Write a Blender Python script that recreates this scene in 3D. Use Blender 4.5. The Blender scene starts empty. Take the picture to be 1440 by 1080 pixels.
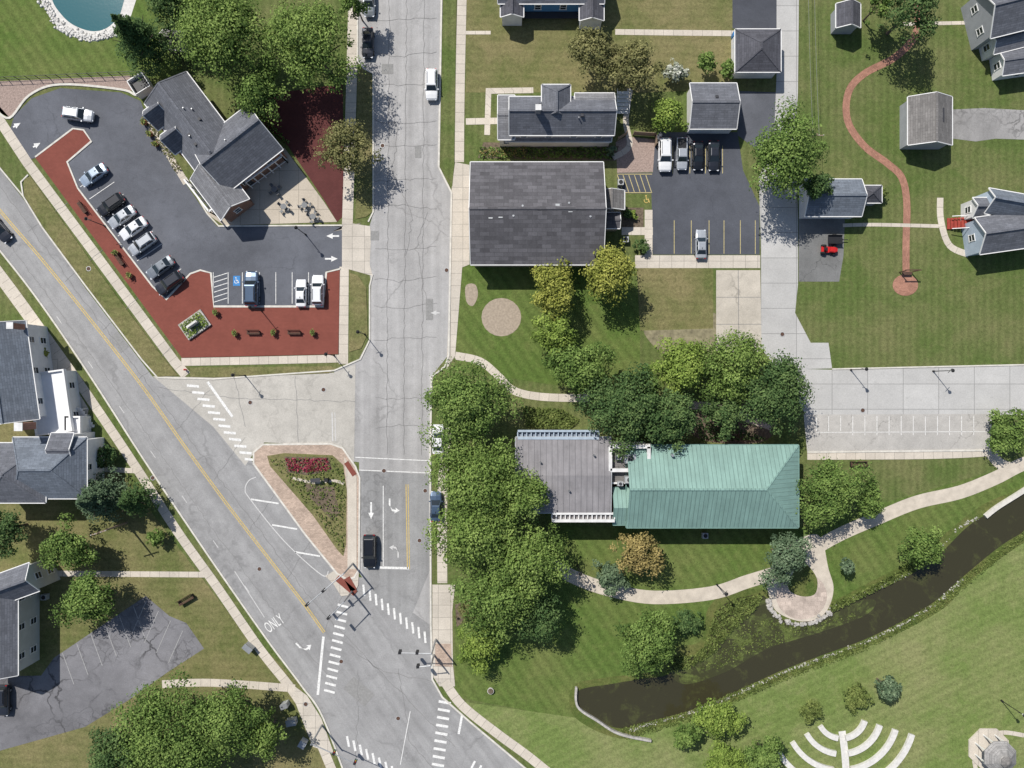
import bpy, math, random
import numpy as np
from mathutils import Vector, Matrix
from mathutils.geometry import tessellate_polygon
random.seed(7); rng=np.random.default_rng(11)
K=.11; H=110.
SC=bpy.context.scene; C=SC.collection
R=math.radians
def W(px,py,z=0.):
    s=(H-z)/H
    return Vector(((px-720)*K*s,(540-py)*K*s,z))
# ---------------------------------------------------------------- materials
class M:
    def __init__(s,name,rough=.85,metal=0.,spec=.3):
        m=bpy.data.materials.new(name); m.use_nodes=True; s.m=m; s.t=m.node_tree; s.b=s.t.nodes['Principled BSDF']
        s.b.inputs['Roughness'].default_value=rough; s.b.inputs['Metallic'].default_value=metal
        s.b.inputs['Specular IOR Level'].default_value=spec
        s.tc=s.t.nodes.new('ShaderNodeTexCoord'); s.ob=s.tc.outputs['Object']; s.uv=s.tc.outputs['UV']
    def L(s,a,b): s.t.links.new(a,b)
    def put(s,sock,v):
        if hasattr(v,'is_linked'): s.L(v,sock)
        elif isinstance(v,(tuple,list)): sock.default_value=(v[0],v[1],v[2],1) if len(sock.default_value)==4 else v
        else: sock.default_value=v
    def noise(s,scale,detail=4,rough=.6,vec=None,dist=0.):
        n=s.t.nodes.new('ShaderNodeTexNoise'); n.inputs['Scale'].default_value=scale; n.inputs['Detail'].default_value=detail
        n.inputs['Roughness'].default_value=rough; n.inputs['Distortion'].default_value=dist
        s.L(vec or s.ob,n.inputs['Vector']); return n.outputs['Fac']
    def ramp(s,fac,stops):
        n=s.t.nodes.new('ShaderNodeValToRGB'); e=n.color_ramp.elements
        while len(e)<len(stops): e.new(.5)
        for i,(p,c) in enumerate(stops):
            e[i].position=p; e[i].color=(c,c,c,1) if isinstance(c,(int,float)) else (c[0],c[1],c[2],1)
        s.L(fac,n.inputs['Fac']); return n.outputs['Color']
    def mix(s,fac,a,b,blend='MIX'):
        n=s.t.nodes.new('ShaderNodeMix'); n.data_type='RGBA'; n.blend_type=blend
        s.put(n.inputs[0],fac); s.put(n.inputs[6],a); s.put(n.inputs[7],b); return n.outputs[2]
    def math(s,op,a,b=0.):
        n=s.t.nodes.new('ShaderNodeMath'); n.operation=op; s.put(n.inputs[0],a); s.put(n.inputs[1],b); return n.outputs[0]
    def sep(s,vec):
        n=s.t.nodes.new('ShaderNodeSeparateXYZ'); s.L(vec,n.inputs[0]); return n.outputs
    def mapping(s,vec,scale=(1,1,1),rot=0.):
        n=s.t.nodes.new('ShaderNodeMapping'); n.inputs['Scale'].default_value=scale; n.inputs['Rotation'].default_value=(0,0,rot)
        s.L(vec,n.inputs['Vector']); return n.outputs[0]
    def brick(s,vec,c1,c2,mo,w,h,ms=.02,off=.5):
        n=s.t.nodes.new('ShaderNodeTexBrick'); s.L(vec,n.inputs['Vector']); s.put(n.inputs['Color1'],c1); s.put(n.inputs['Color2'],c2); s.put(n.inputs['Mortar'],mo)
        n.inputs['Scale'].default_value=1; n.inputs['Mortar Size'].default_value=ms; n.inputs['Brick Width'].default_value=w; n.inputs['Row Height'].default_value=h; n.offset=off
        n.inputs['Mortar Smooth'].default_value=.2
        return n.outputs['Color']
    def cracks(s,scale,width,dist=.6):
        w=s.t.nodes.new('ShaderNodeTexNoise'); w.inputs['Scale'].default_value=.6; w.inputs['Detail'].default_value=5; s.L(s.ob,w.inputs['Vector'])
        a=s.t.nodes.new('ShaderNodeVectorMath'); a.operation='MULTIPLY_ADD'; s.L(w.outputs['Color'],a.inputs[0]); a.inputs[1].default_value=(dist*4,)*3; s.L(s.ob,a.inputs[2])
        v=s.t.nodes.new('ShaderNodeTexVoronoi'); v.feature='DISTANCE_TO_EDGE'; v.inputs['Scale'].default_value=scale; s.L(a.outputs[0],v.inputs['Vector'])
        return s.ramp(v.outputs['Distance'],[(0,1.),(width,0.)])
    def bump(s,h,strength=.3,dist=.05):
        n=s.t.nodes.new('ShaderNodeBump'); n.inputs['Strength'].default_value=strength; n.inputs['Distance'].default_value=dist
        s.put(n.inputs['Height'],h); s.L(n.outputs[0],s.b.inputs['Normal'])
    def col(s,c): s.put(s.b.inputs['Base Color'],c); return s.m
def sc(c,f): return tuple(x*f for x in c)
def plain(name,c,rough=.7,metal=0.,var=.12,scale=2.,spec=.3):
    m=M(name,rough,metal,spec); n=m.noise(scale,4)
    return m.col(m.ramp(n,[(.3,sc(c,1-var)),(.7,sc(c,1+var))]))
def lawn(name,g,dry,bias=.5,stripe=.10,rot=0.,sw=1.1,ps=.09):
    m=M(name,.95,0,.1)
    big=m.noise(ps,6,.62); fine=m.noise(2.4,9,.75); mid=m.noise(.55,6,.7,dist=.6)
    base=m.mix(m.ramp(big,[(bias-.13,0.),(bias+.14,1.)]),g,dry)
    base=m.mix(m.math('MULTIPLY',m.ramp(mid,[(.5,0.),(.72,1.)]),.55),base,sc(dry,1.08))
    base=m.mix(m.math('MULTIPLY',m.ramp(mid,[(.28,1.),(.48,0.)]),.5),base,sc(g,.7))
    base=m.mix(1.,base,m.ramp(fine,[(.25,.55),(.5,1.),(.8,1.45)]),'MULTIPLY')
    v=m.sep(m.mapping(m.ob,rot=rot))[0]
    st=m.math('SINE',m.math('MULTIPLY',m.math('ADD',v,m.math('MULTIPLY',mid,.5)),2*math.pi/sw))
    base=m.mix(1.,base,m.ramp(m.math('ADD',m.math('MULTIPLY',st,.5),.5),[(0,1-stripe),(1,1+stripe)]),'MULTIPLY')
    sp=m.noise(9.,2,.5); base=m.mix(1.,base,m.ramp(sp,[(.3,.75),(.7,1.22)]),'MULTIPLY')
    m.bump(fine,.5,.08)
    return m.col(base)
LAWN=lawn('lawn_grass',(.092,.128,.036),(.155,.155,.066),.54,.08,R(0),1.15)
LAWN_DRY=lawn('dry_lawn_grass',(.115,.132,.044),(.205,.178,.085),.48,.05,R(90),1.2)
LAWN_GREEN=lawn('green_lawn_grass',(.09,.138,.032),(.14,.16,.052),.56,.10,R(-35),1.5)
MEADOW=lawn('park_grass',(.142,.192,.055),(.215,.222,.095),.54,.06,R(65),1.3)
BANK=lawn('bank_grass',(.075,.11,.026),(.13,.135,.045),.5,.0,0,1,.3)
def asphalt(name,c,crack=.5,cs=.09,blot=.16,cw=.012,streak=None):
    m=M(name,.9,0,.2); big=m.noise(.06,7,.65,dist=.4); mid=m.noise(.5,6,.7); fine=m.noise(7,4,.7)
    b=m.ramp(big,[(.3,sc(c,1-blot)),(.7,sc(c,1+blot))])
    b=m.mix(1.,b,m.ramp(mid,[(.3,.88),(.7,1.1)]),'MULTIPLY')
    b=m.mix(1.,b,m.ramp(fine,[(.25,.82),(.75,1.18)]),'MULTIPLY')
    if streak is not None:
        v=m.mapping(m.mapping(m.ob,rot=streak),(1.,.025,1.))
        b=m.mix(1.,b,m.ramp(m.noise(.75,3,.55,vec=v),[(.32,.86),(.68,1.10)]),'MULTIPLY')
    ck=m.math('MULTIPLY',m.cracks(cs,cw),m.math('MULTIPLY',m.ramp(m.noise(.12,3),[(.42,0.),(.6,1.)]),crack))
    b=m.mix(ck,b,sc(c,.35))
    ck2=m.math('MULTIPLY',m.cracks(cs*3.2,cw*1.6),m.math('MULTIPLY',m.ramp(m.noise(.09,3,vec=m.mapping(m.ob,rot=1.)),[(.5,0.),(.62,1.)]),crack*.8))
    b=m.mix(ck2,b,sc(c,.5))
    st=m.ramp(m.noise(.9,2,.4),[(.68,0.),(.76,1.)]); b=m.mix(m.math('MULTIPLY',st,.25),b,sc(c,.5))
    m.bump(fine,.25,.02)
    return m.col(b)
ROAD=asphalt('weathered_road',(.36,.35,.34),.42,.06,.10,streak=0.)
ROAD2=asphalt('diagonal_road',(.295,.29,.285),.35,.05,.10,streak=R(-35))
ROAD3=asphalt('turn_lane_road',(.27,.267,.262),.4,.08,.1,streak=0.)
SIDE=asphalt('side_street_concrete',(.44,.415,.37),.3,.08,.1)
LOT=asphalt('dark_asphalt',(.082,.087,.102),.25,.12,.25)
LOT2=asphalt('faded_asphalt',(.115,.12,.136),.35,.12,.25)
OLDLOT=asphalt('crumbling_asphalt',(.165,.162,.170),1.,.22,.35,cw=.04)
GRAVELDRIVE=asphalt('gravel',(.31,.30,.29),.9,.35,.35,cw=.05)
SLAB=asphalt('worn_slab_concrete',(.48,.435,.365),.5,.12,.2,cw=.02)
def concrete(name,c,w,h,var=.12,ms=.035):
    m=M(name,.9,0,.2)
    b=m.brick(m.uv,sc(c,1.05),sc(c,.94),sc(c,.55),w,h,ms,0.)
    b=m.mix(1.,b,m.ramp(m.noise(.25,7,.7),[(.3,1-var),(.7,1+var)]),'MULTIPLY')
    b=m.mix(1.,b,m.ramp(m.noise(5,5,.7),[(.3,.88),(.7,1.1)]),'MULTIPLY')
    st=m.ramp(m.noise(1.1,3),[(.62,0.),(.75,1.)]); b=m.mix(m.math('MULTIPLY',st,.28),b,sc(c,.55))
    return m.col(b)
WALK=concrete('sidewalk_concrete',(.53,.475,.40),1.5,40)
PANEL=concrete('concrete_panels',(.52,.47,.40),1.9,1.9)
PATIO=concrete('patio_concrete',(.48,.42,.34),3,3,.1)
STREETC=concrete('light_street_concrete',(.44,.43,.41),5.5,3.9,.1,.05)
KERB=plain('kerb_concrete',(.57,.54,.48),.9,0,.16,1.5)
PATHC=plain('path_concrete',(.51,.45,.37),.9,0,.15,.8)
def pavers(name,c,w=.4,h=.2,var=.2,fv=.15):
    m=M(name,.9,0,.2); b=m.brick(m.uv,sc(c,1+fv),sc(c,1-fv),sc(c,.7),w,h,.012)
    b=m.mix(1.,b,m.ramp(m.noise(.35,6,.7),[(.3,1-var),(.7,1+var)]),'MULTIPLY')
    b=m.mix(1.,b,m.ramp(m.noise(6,4,.7),[(.3,1-fv),(.7,1+fv)]),'MULTIPLY')
    return m.col(b)
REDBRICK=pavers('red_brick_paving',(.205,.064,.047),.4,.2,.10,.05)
REDDARK=pavers('shaded_red_brick_paving',(.105,.035,.032),.4,.2,.14,.06)  # red brick darkened: shadow behind the building is put into the colour
PINKBRICK=pavers('pink_brick_paving',(.43,.33,.26))
REDPATH=pavers('red_brick_path',(.33,.17,.12))
FLAG=pavers('flagstone_paving',(.46,.38,.32),.9,.7,.25)
MULCH=plain('brown_mulch',(.13,.10,.07),.95,0,.45,3)
PINKGRAVEL=plain('pink_gravel',(.31,.235,.20),.95,0,.3,4)
TANGRAVEL=plain('tan_gravel',(.34,.28,.215),.95,0,.2,3)
SOIL=plain('bare_soil',(.22,.195,.12),.95,0,.35,1.2)
def paint_line(name,c,worn=.62):
    m=M(name,.7,0,.3); n=m.noise(4,5,.7)
    return m.col(m.ramp(n,[(.32,sc(c,worn)),(.52,c)]))
WHITEP=paint_line('white_road_paint',(.72,.71,.68)); WORNW=paint_line('worn_white_paint',(.55,.54,.52),.75); FAINTW=paint_line('faint_white_paint',(.33,.325,.32),.7); YELP=paint_line('yellow_road_paint',(.58,.42,.13)); BLUEP=paint_line('blue_road_paint',(.05,.22,.5))
YELP2=paint_line('pale_yellow_paint',(.5,.42,.2))
SEAL=plain('crack_sealant',(.19,.185,.18),.7); PATCHM=plain('asphalt_patch',(.25,.245,.235),.9,0,.15,3)
def shingle(name,c,var=.16,w=.95,h=.32):
    m=M(name,.9,0,.25); b=m.brick(m.uv,sc(c,1+var),sc(c,1-var),sc(c,.72),w,h,.03)
    b=m.mix(1.,b,m.ramp(m.noise(.35,6,.7),[(.3,.86),(.7,1.13)]),'MULTIPLY')
    b=m.mix(1.,b,m.ramp(m.noise(5,4,.7),[(.3,.86),(.7,1.14)]),'MULTIPLY')
    b=m.mix(1.,b,m.ramp(m.noise(1.,4,.6,vec=m.mapping(m.uv,(1.6,.12,1))),[(.3,.9),(.7,1.08)]),'MULTIPLY')
    m.bump(m.noise(8,3),.3,.03)
    return m.col(b)
S_GREY=shingle('grey_shingles',(.135,.14,.158)); S_DARK=shingle('charcoal_shingles',(.085,.085,.098)); S_BROWN=shingle('taupe_shingles',(.105,.101,.108),.26,1.4,.6)
S_LIGHT=shingle('pale_grey_shingles',(.20,.20,.21)); S_BLUE=shingle('blue_grey_shingles',(.15,.17,.20)); S_TAN=shingle('weathered_shingles',(.18,.17,.162)); S_PALE=shingle('bleached_shingles',(.27,.26,.25))
def seam(name,c,sp,dark=.6,w=.09,rough=.5,st=.14):
    m=M(name,rough,.0,.45); u=m.sep(m.uv)[0]
    f=m.math('FRACT',m.math('DIVIDE',u,sp)); l=m.ramp(f,[(0,1.),(w,.9),(w+.04,0.),(1.,0.)])
    b=m.ramp(m.noise(.3,6,.7),[(.3,sc(c,1-st)),(.7,sc(c,1+st))])
    b=m.mix(1.,b,m.ramp(m.noise(1.2,4,.6,vec=m.mapping(m.uv,(1.5,.15,1))),[(.3,.85),(.7,1.12)]),'MULTIPLY')
    m.bump(l,.6,.06)
    return m.col(m.mix(l,b,sc(c,dark)))
GREENROOF=seam('green_metal_roof',(.20,.32,.275),.62,.68,rough=.6); PURPLEROOF=seam('grey_metal_roof',(.235,.222,.225),.85,.75,.06,.7,.24)
def wallm(name,c,h=.2):
    m=M(name,.8,0,.3); z=m.sep(m.ob)[2]
    f=m.ramp(m.math('FRACT',m.math('DIVIDE',z,h)),[(0,.7),(.12,1.),(1.,1.)])
    b=m.mix(1.,m.ramp(m.noise(.8,4),[(.3,sc(c,.9)),(.7,sc(c,1.08))]),f,'MULTIPLY'); return m.col(b)
W_WHITE=wallm('white_siding',(.68,.67,.66)); W_CREAM=wallm('grey_white_siding',(.50,.50,.48)); W_BLUE=wallm('blue_siding',(.07,.20,.38)); W_GREY=wallm('grey_siding',(.33,.34,.36)); W_PBLUE=wallm('pale_blue_siding',(.40,.47,.55))
W_BRICK=pavers('brown_brick_wall',(.30,.17,.12),.22,.08); W_TAN=plain('tan_render',(.45,.37,.28)); W_DARK=plain('dark_boards',(.07,.075,.07))
TRIM=plain('white_trim',(.74,.73,.71),.6,0,.06); DTRIM=plain('dark_trim',(.05,.05,.055),.6); GTRIM=plain('green_trim',(.16,.27,.23),.6)
CONCW=plain('white_concrete',(.64,.63,.61),.8,0,.14,1.2); BLUECONC=plain('blue_grey_concrete',(.34,.40,.46),.8,0,.14,1.2); DECK=plain('white_membrane_roof',(.74,.74,.75),.7,0,.07,.5); SOFF=plain('soffit_grey',(.22,.25,.30))
GLASS=M('dark_glass',.08,0,.6).col((.02,.028,.035)); 
BLACK=plain('black_metal',(.02,.02,.022),.5); STEEL=plain('galvanised_steel',(.38,.39,.40),.45,.6); DSTEEL=plain('dull_grey_metal',(.16,.165,.17),.6,.3); TYRE=plain('tyre_rubber',(.018,.018,.018),.9); RIM=plain('alloy_rim',(.45,.46,.47),.3,.8)
WOOD=plain('weathered_wood',(.28,.21,.15),.85,0,.25,6); DWOOD=plain('dark_wood',(.09,.05,.035),.8,0,.25,5); CHIM=pavers('chimney_brick',(.3,.16,.12),.22,.08)
STONE=plain('grey_stone',(.38,.36,.33),.9,0,.3,2); RIPRAP=plain('riprap_stone',(.40,.385,.34),.9,0,.35,2); PSTONE=plain('pale_stone',(.60,.58,.54),.9,0,.14,2); LIGHTM=plain('lamp_glass',(.7,.7,.66),.3); REDPL=plain('red_paint',(.5,.02,.02),.4); REDW=plain('red_stained_wood',(.30,.05,.035),.8,0,.2,3)
TERRA=plain('terracotta',(.30,.13,.07),.8); BLUEPL=plain('blue_plastic',(.03,.16,.38),.5); YELPL=plain('yellow_signal_paint',(.55,.4,.04),.5); HVAC=plain('grey_equipment',(.42,.43,.43),.5,.2,.15)
HEADL=M('headlight_glass',.1,0,.6).col((.7,.72,.75)); TAILL=M('taillight_glass',.2,0,.5).col((.4,.01,.01))
def carpaint(name,c,metal=.35):
    m=M(name,.28,metal,.5); m.b.inputs['Coat Weight'].default_value=.7; m.b.inputs['Coat Roughness'].default_value=.05; return m.col(m.ramp(m.noise(1.5,3),[(.3,sc(c,.95)),(.7,sc(c,1.04))]))
PAINT=dict(white=carpaint('white_car_paint',(.70,.70,.70),.0),silver=carpaint('silver_car_paint',(.44,.46,.48)),grey=carpaint('grey_car_paint',(.22,.24,.26)),dark=carpaint('charcoal_car_paint',(.03,.033,.042)),black=carpaint('black_car_paint',(.015,.016,.02)),blue=carpaint('slate_blue_car_paint',(.07,.11,.17)),pale=carpaint('pale_blue_car_paint',(.35,.42,.5)))
def foliage(name,d,mc,l,trans=.25,g=1.25):
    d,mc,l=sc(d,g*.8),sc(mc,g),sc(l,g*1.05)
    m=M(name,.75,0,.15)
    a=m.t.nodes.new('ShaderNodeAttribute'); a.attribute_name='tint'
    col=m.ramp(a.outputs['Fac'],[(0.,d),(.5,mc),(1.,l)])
    m.col(col)
    tr=m.t.nodes.new('ShaderNodeBsdfTranslucent'); m.L(col,tr.inputs[0])
    mx=m.t.nodes.new('ShaderNodeMixShader'); mx.inputs[0].default_value=trans
    out=[n for n in m.t.nodes if n.type=='OUTPUT_MATERIAL'][0]
    m.L(m.b.outputs[0],mx.inputs[1]); m.L(tr.outputs[0],mx.inputs[2]); m.L(mx.outputs[0],out.inputs[0])
    return m.m
F=dict(
 mid=foliage('green_foliage',(.035,.067,.016),(.095,.155,.036),(.19,.26,.07)),
 bright=foliage('bright_green_foliage',(.045,.078,.018),(.115,.178,.04),(.22,.29,.08)),
 dark=foliage('dark_green_foliage',(.020,.045,.015),(.058,.105,.034),(.125,.18,.06)),
 yellow=foliage('yellow_green_foliage',(.075,.09,.018),(.185,.205,.04),(.34,.34,.08)),
 olive=foliage('olive_foliage',(.055,.060,.022),(.13,.132,.05),(.25,.235,.10)),
 gold=foliage('golden_foliage',(.08,.075,.025),(.20,.165,.06),(.36,.28,.11)),
 blue=foliage('blue_green_foliage',(.03,.055,.03),(.085,.13,.07),(.17,.225,.13)),
 lime=foliage('lime_foliage',(.06,.10,.018),(.145,.21,.04),(.26,.33,.075)),
 white=foliage('white_blossom_foliage',(.08,.12,.05),(.35,.38,.28),(.65,.65,.58),.2,1.),
 red=foliage('red_flowers',(.12,.02,.03),(.30,.04,.07),(.48,.12,.16),.2,1.),
 marsh=foliage('marsh_foliage',(.05,.068,.018),(.11,.145,.038),(.20,.23,.07)))
BARK=plain('bark',(.13,.10,.075),.95,0,.3,4)
# ---------------------------------------------------------------- mesh builder
ROOT={}; KIDS={}
class MB:
    def __init__(s): s.v=[]; s.f=[]; s.u=[]
    def face(s,vs,uv=None):
        b=len(s.v); s.v+= [Vector(v) for v in vs]; s.f.append(tuple(range(b,b+len(vs))))
        s.u+= uv if uv else [(v[0],v[1]) for v in vs]
    def box(s,c,size,rz=0.):
        x,y,z=size[0]/2,size[1]/2,size[2]/2; ca,sa=math.cos(rz),math.sin(rz)
        P=[Vector((c[0]+a*x*ca-b*y*sa,c[1]+a*x*sa+b*y*ca,c[2]+d*z)) for a,b,d in ((-1,-1,-1),(1,-1,-1),(1,1,-1),(-1,1,-1),(-1,-1,1),(1,-1,1),(1,1,1),(-1,1,1))]
        for q in ((0,3,2,1),(4,5,6,7),(0,1,5,4),(1,2,6,5),(2,3,7,6),(3,0,4,7)): s.face([P[i] for i in q])
        return s
    def cyl(s,a,b,r0,r1=None,n=8,cap=True):
        a=Vector(a);b=Vector(b); r1=r0 if r1 is None else r1; d=(b-a).normalized()
        t=d.cross(Vector((0,0,1))); 
        if t.length<.01: t=Vector((1,0,0))
        t.normalize(); w=d.cross(t)
        A=[a+(t*math.cos(2*math.pi*i/n)+w*math.sin(2*math.pi*i/n))*r0 for i in range(n)]
        B=[b+(t*math.cos(2*math.pi*i/n)+w*math.sin(2*math.pi*i/n))*r1 for i in range(n)]
        for i in range(n):
            j=(i+1)%n; s.face([A[i],A[j],B[j],B[i]])
        if cap: s.face(A[::-1]); s.face(B)
        return s
    def path(s,pts,r,n=6):
        for a,b in zip(pts[:-1],pts[1:]): s.cyl(a,b,r,r,n)
        return s
    def bar(s,a,b,w,h):
        a=Vector(a);b=Vector(b); d=(b-a).normalized(); t=Vector((0,0,1)).cross(d); t=Vector((1,0,0)) if t.length<.01 else t.normalized(); u=d.cross(t)
        P=[p+t*x*w/2+u*y*h/2 for p in (a,b) for x,y in ((-1,-1),(1,-1),(1,1),(-1,1))]
        for q in ((3,2,1,0),(4,5,6,7),(0,1,5,4),(1,2,6,5),(2,3,7,6),(3,0,4,7)): s.face([P[i] for i in q])
        return s
    def prism(s,pts,z0,z1):
        P=[Vector((p[0],p[1],0)) for p in pts]
        area=sum(P[i].x*P[(i+1)%len(P)].y-P[(i+1)%len(P)].x*P[i].y for i in range(len(P)))
        if area<0: P=P[::-1]
        for t in tessellate_polygon([P]):
            q=[P[i] for i in t]
            if (q[1]-q[0]).cross(q[2]-q[0]).z<0: q=q[::-1]
            s.face([(p.x,p.y,z1) for p in q])
        if z1-z0>1e-4:
            n=len(P)
            for i in range(n):
                a,b=P[i],P[(i+1)%n]; s.face([(a.x,a.y,z0),(b.x,b.y,z0),(b.x,b.y,z1),(a.x,a.y,z1)])
        return s
    def build(s,name,mat,parent=None,smooth=False,keep=False):
        if parent is None:
            if keep: off=Vector((0,0,0))
            else:
                lo=[min(v[i] for v in s.v) for i in range(3)]; hi=[max(v[i] for v in s.v) for i in range(3)]
                off=Vector(((lo[0]+hi[0])/2,(lo[1]+hi[1])/2,lo[2]))
        else: off=ROOT[parent.name]
        me=bpy.data.meshes.new(name); me.from_pydata([v-off for v in s.v],[],s.f)
        ul=me.uv_layers.new(name='UVMap'); ul.data.foreach_set('uv',[x for u in s.u for x in u])
        me.materials.append(mat)
        if smooth: me.polygons.foreach_set('use_smooth',[True]*len(me.polygons))
        me.update(); o=bpy.data.objects.new(name,me); C.objects.link(o)
        if parent: o.parent=parent; KIDS.setdefault(parent.name,[]).append(o)
        else: o.location=off
        ROOT[o.name]=off.copy(); return o
def tag(o,label,cat,group=None,kind=None):
    o['label']=label; o['category']=cat
    if group: o['group']=group
    if kind: o['kind']=kind
    return o
def thing(name,label,cat,loc=(0,0,0),group=None):
    o=bpy.data.objects.new(name,None); C.objects.link(o); o.location=loc; o.empty_display_size=.5; ROOT[o.name]=Vector(loc); return tag(o,label,cat,group)
def dup(root,loc,rz,label,group=None,scale=1.):
    r=root.copy(); C.objects.link(r); r.location=loc; r.rotation_euler=(0,0,rz); r.scale=(scale,)*3; r['label']=label
    if group: r['group']=group
    elif 'group' in r: del r['group']
    for ch in KIDS.get(root.name,[]):
        c=ch.copy(); C.objects.link(c); c.parent=r
        for g in KIDS.get(ch.name,[]):
            d=g.copy(); C.objects.link(d); d.parent=c
    return r
PROTO={}
def place(key,make,loc,rz,label,group=None,scale=1.):
    if key not in PROTO:
        r=make(); PROTO[key]=r; r.location=loc; r.rotation_euler=(0,0,rz); r.scale=(scale,)*3; r['label']=label
        if group: r['group']=group
        return r
    return dup(PROTO[key],loc,rz,label,group,scale)
# ---------------------------------------------------------------- flat ground pieces
CNT=[0]
def lift(z): CNT[0]+=1; return z+(CNT[0]%9)*.0006
def smooth(pts,closed=False,n=6):
    out=[]; N=len(pts)
    for i in range(N if closed else N-1):
        g=lambda k: pts[k%N] if closed else pts[max(0,min(N-1,k))]
        p0,p1,p2,p3=g(i-1),g(i),g(i+1),g(i+2)
        for k in range(n):
            t=k/n
            out.append(tuple(.5*(2*p1[j]+(p2[j]-p0[j])*t+(2*p0[j]-5*p1[j]+4*p2[j]-p3[j])*t*t+(3*p1[j]-p0[j]-3*p2[j]+p3[j])*t**3) for j in (0,1)))
    if not closed: out.append(tuple(pts[-1]))
    return out
def struct(o): o['kind']='structure'; return o
def sheet(name,pts,z,mat,sm=False,h=0.):
    if sm: pts=smooth(pts,True)
    z=lift(z); m=MB(); m.prism([W(*p) for p in pts],z if h==0 else 0.,z+h); return struct(m.build(name,mat,keep=True))
def ribbon_into(m,pts,w,z,h=0.,closed=False):
    P=[Vector((W(*p).x,W(*p).y)) for p in pts]; n=len(P); L=[];Rr=[];U=[];u=0
    for i in range(n):
        a=P[(i-1)%n] if closed else P[max(0,i-1)]; b=P[(i+1)%n] if closed else P[min(n-1,i+1)]
        d1=(P[i]-a); d2=(b-P[i]); d=(b-a)
        if d.length<1e-6: d=Vector((1,0))
        d.normalize(); nn=Vector((-d.y,d.x)); k=1.
        if d1.length>1e-6 and d2.length>1e-6:
            c=max(.35,math.sqrt(max(0,(1+d1.normalized().dot(d2.normalized()))/2))); k=1/c
        if i: u+=(P[i]-P[i-1]).length
        L.append(P[i]+nn*w*K/2*k); Rr.append(P[i]-nn*w*K/2*k); U.append(u)
    wm=w*K
    for i in range(n if closed else n-1):
        j=(i+1)%n; uj=U[j] if j else u+1
        m.face([(Rr[i].x,Rr[i].y,z+h),(Rr[j].x,Rr[j].y,z+h),(L[j].x,L[j].y,z+h),(L[i].x,L[i].y,z+h)],[(U[i],0.5),(uj,.5),(uj,wm+.5),(U[i],wm+.5)])
        if h>0:
            for S,q in ((L,0),(Rr,1)):
                a,b=(S[j],S[i]) if q==0 else (S[i],S[j])
                m.face([(a.x,a.y,0),(b.x,b.y,0),(b.x,b.y,z+h),(a.x,a.y,z+h)])
    if h>0 and not closed:
        for i in (0,n-1):
            m.face([(L[i].x,L[i].y,0),(Rr[i].x,Rr[i].y,0),(Rr[i].x,Rr[i].y,z+h),(L[i].x,L[i].y,z+h)])
def ribbon(name,pts,w,z,mat,h=0.,sm=True,closed=False):
    if sm and len(pts)>2: pts=smooth(pts,closed)
    m=MB(); ribbon_into(m,pts,w,lift(z),h,closed); return struct(m.build(name,mat,keep=True))
def lines(name,segs,mat,z=.05):
    m=MB()
    for s in segs:
        x1,y1,x2,y2=s[:4]; ribbon_into(m,[(x1,y1),(x2,y2)],s[4] if len(s)>4 else 1.3,z)
    return struct(m.build(name,mat,keep=True))
def kerb(pts,closed=False,sm=True,w=2.0,h=.1): return ribbon('kerb',pts,w,.02,KERB,h,sm,closed)
# ================================================================ GROUND
m=MB(); m.face([(-700,-700,0),(700,-700,0),(700,700,0),(-700,700,0)]); struct(m.build('ground',LAWN,keep=True))
sheet('lawn',[(655,-60),(1030,-60),(1030,125),(915,130),(655,130)],.006,LAWN_DRY)
sheet('lawn',[(640,372),(900,372),(900,560),(640,520)],.006,LAWN_GREEN)
sheet('lawn',[(1122,398),(1126,-80),(1600,-80),(1600,515),(1168,516),(1120,470)],.006,LAWN)
sheet('lawn',[(0,-80),(255,-80),(255,110),(0,112),(-200,110),(-200,-80)],.006,LAWN_GREEN)
sheet('lawn',[(790,740),(1130,740),(1440,650),(1440,690),(1230,830),(1000,1000),(800,1010),(640,980),(640,850)],.006,LAWN_GREEN)
sheet('lawn',[(1620,640),(1440,722),(1340,790),(1180,880),(990,985),(870,1030),(815,1010),(640,985),(760,1082),(800,1200),(1620,1200)],.008,MEADOW)
sheet('lawn',[(895,372),(1003,375),(1003,462),(900,465)],.01,LAWN_DRY)
sheet('lawn',[(-80,560),(90,560),(320,860),(420,960),(480,1100),(-80,1100)],.006,LAWN_DRY)
sheet('bare_soil',[(905,465),(945,462),(1005,440),(1007,495),(940,500)],.014,SOIL,True)
sheet('bare_soil',[(1040,560),(1090,590),(1070,622),(985,618),(970,585)],.014,MULCH,True)
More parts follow.
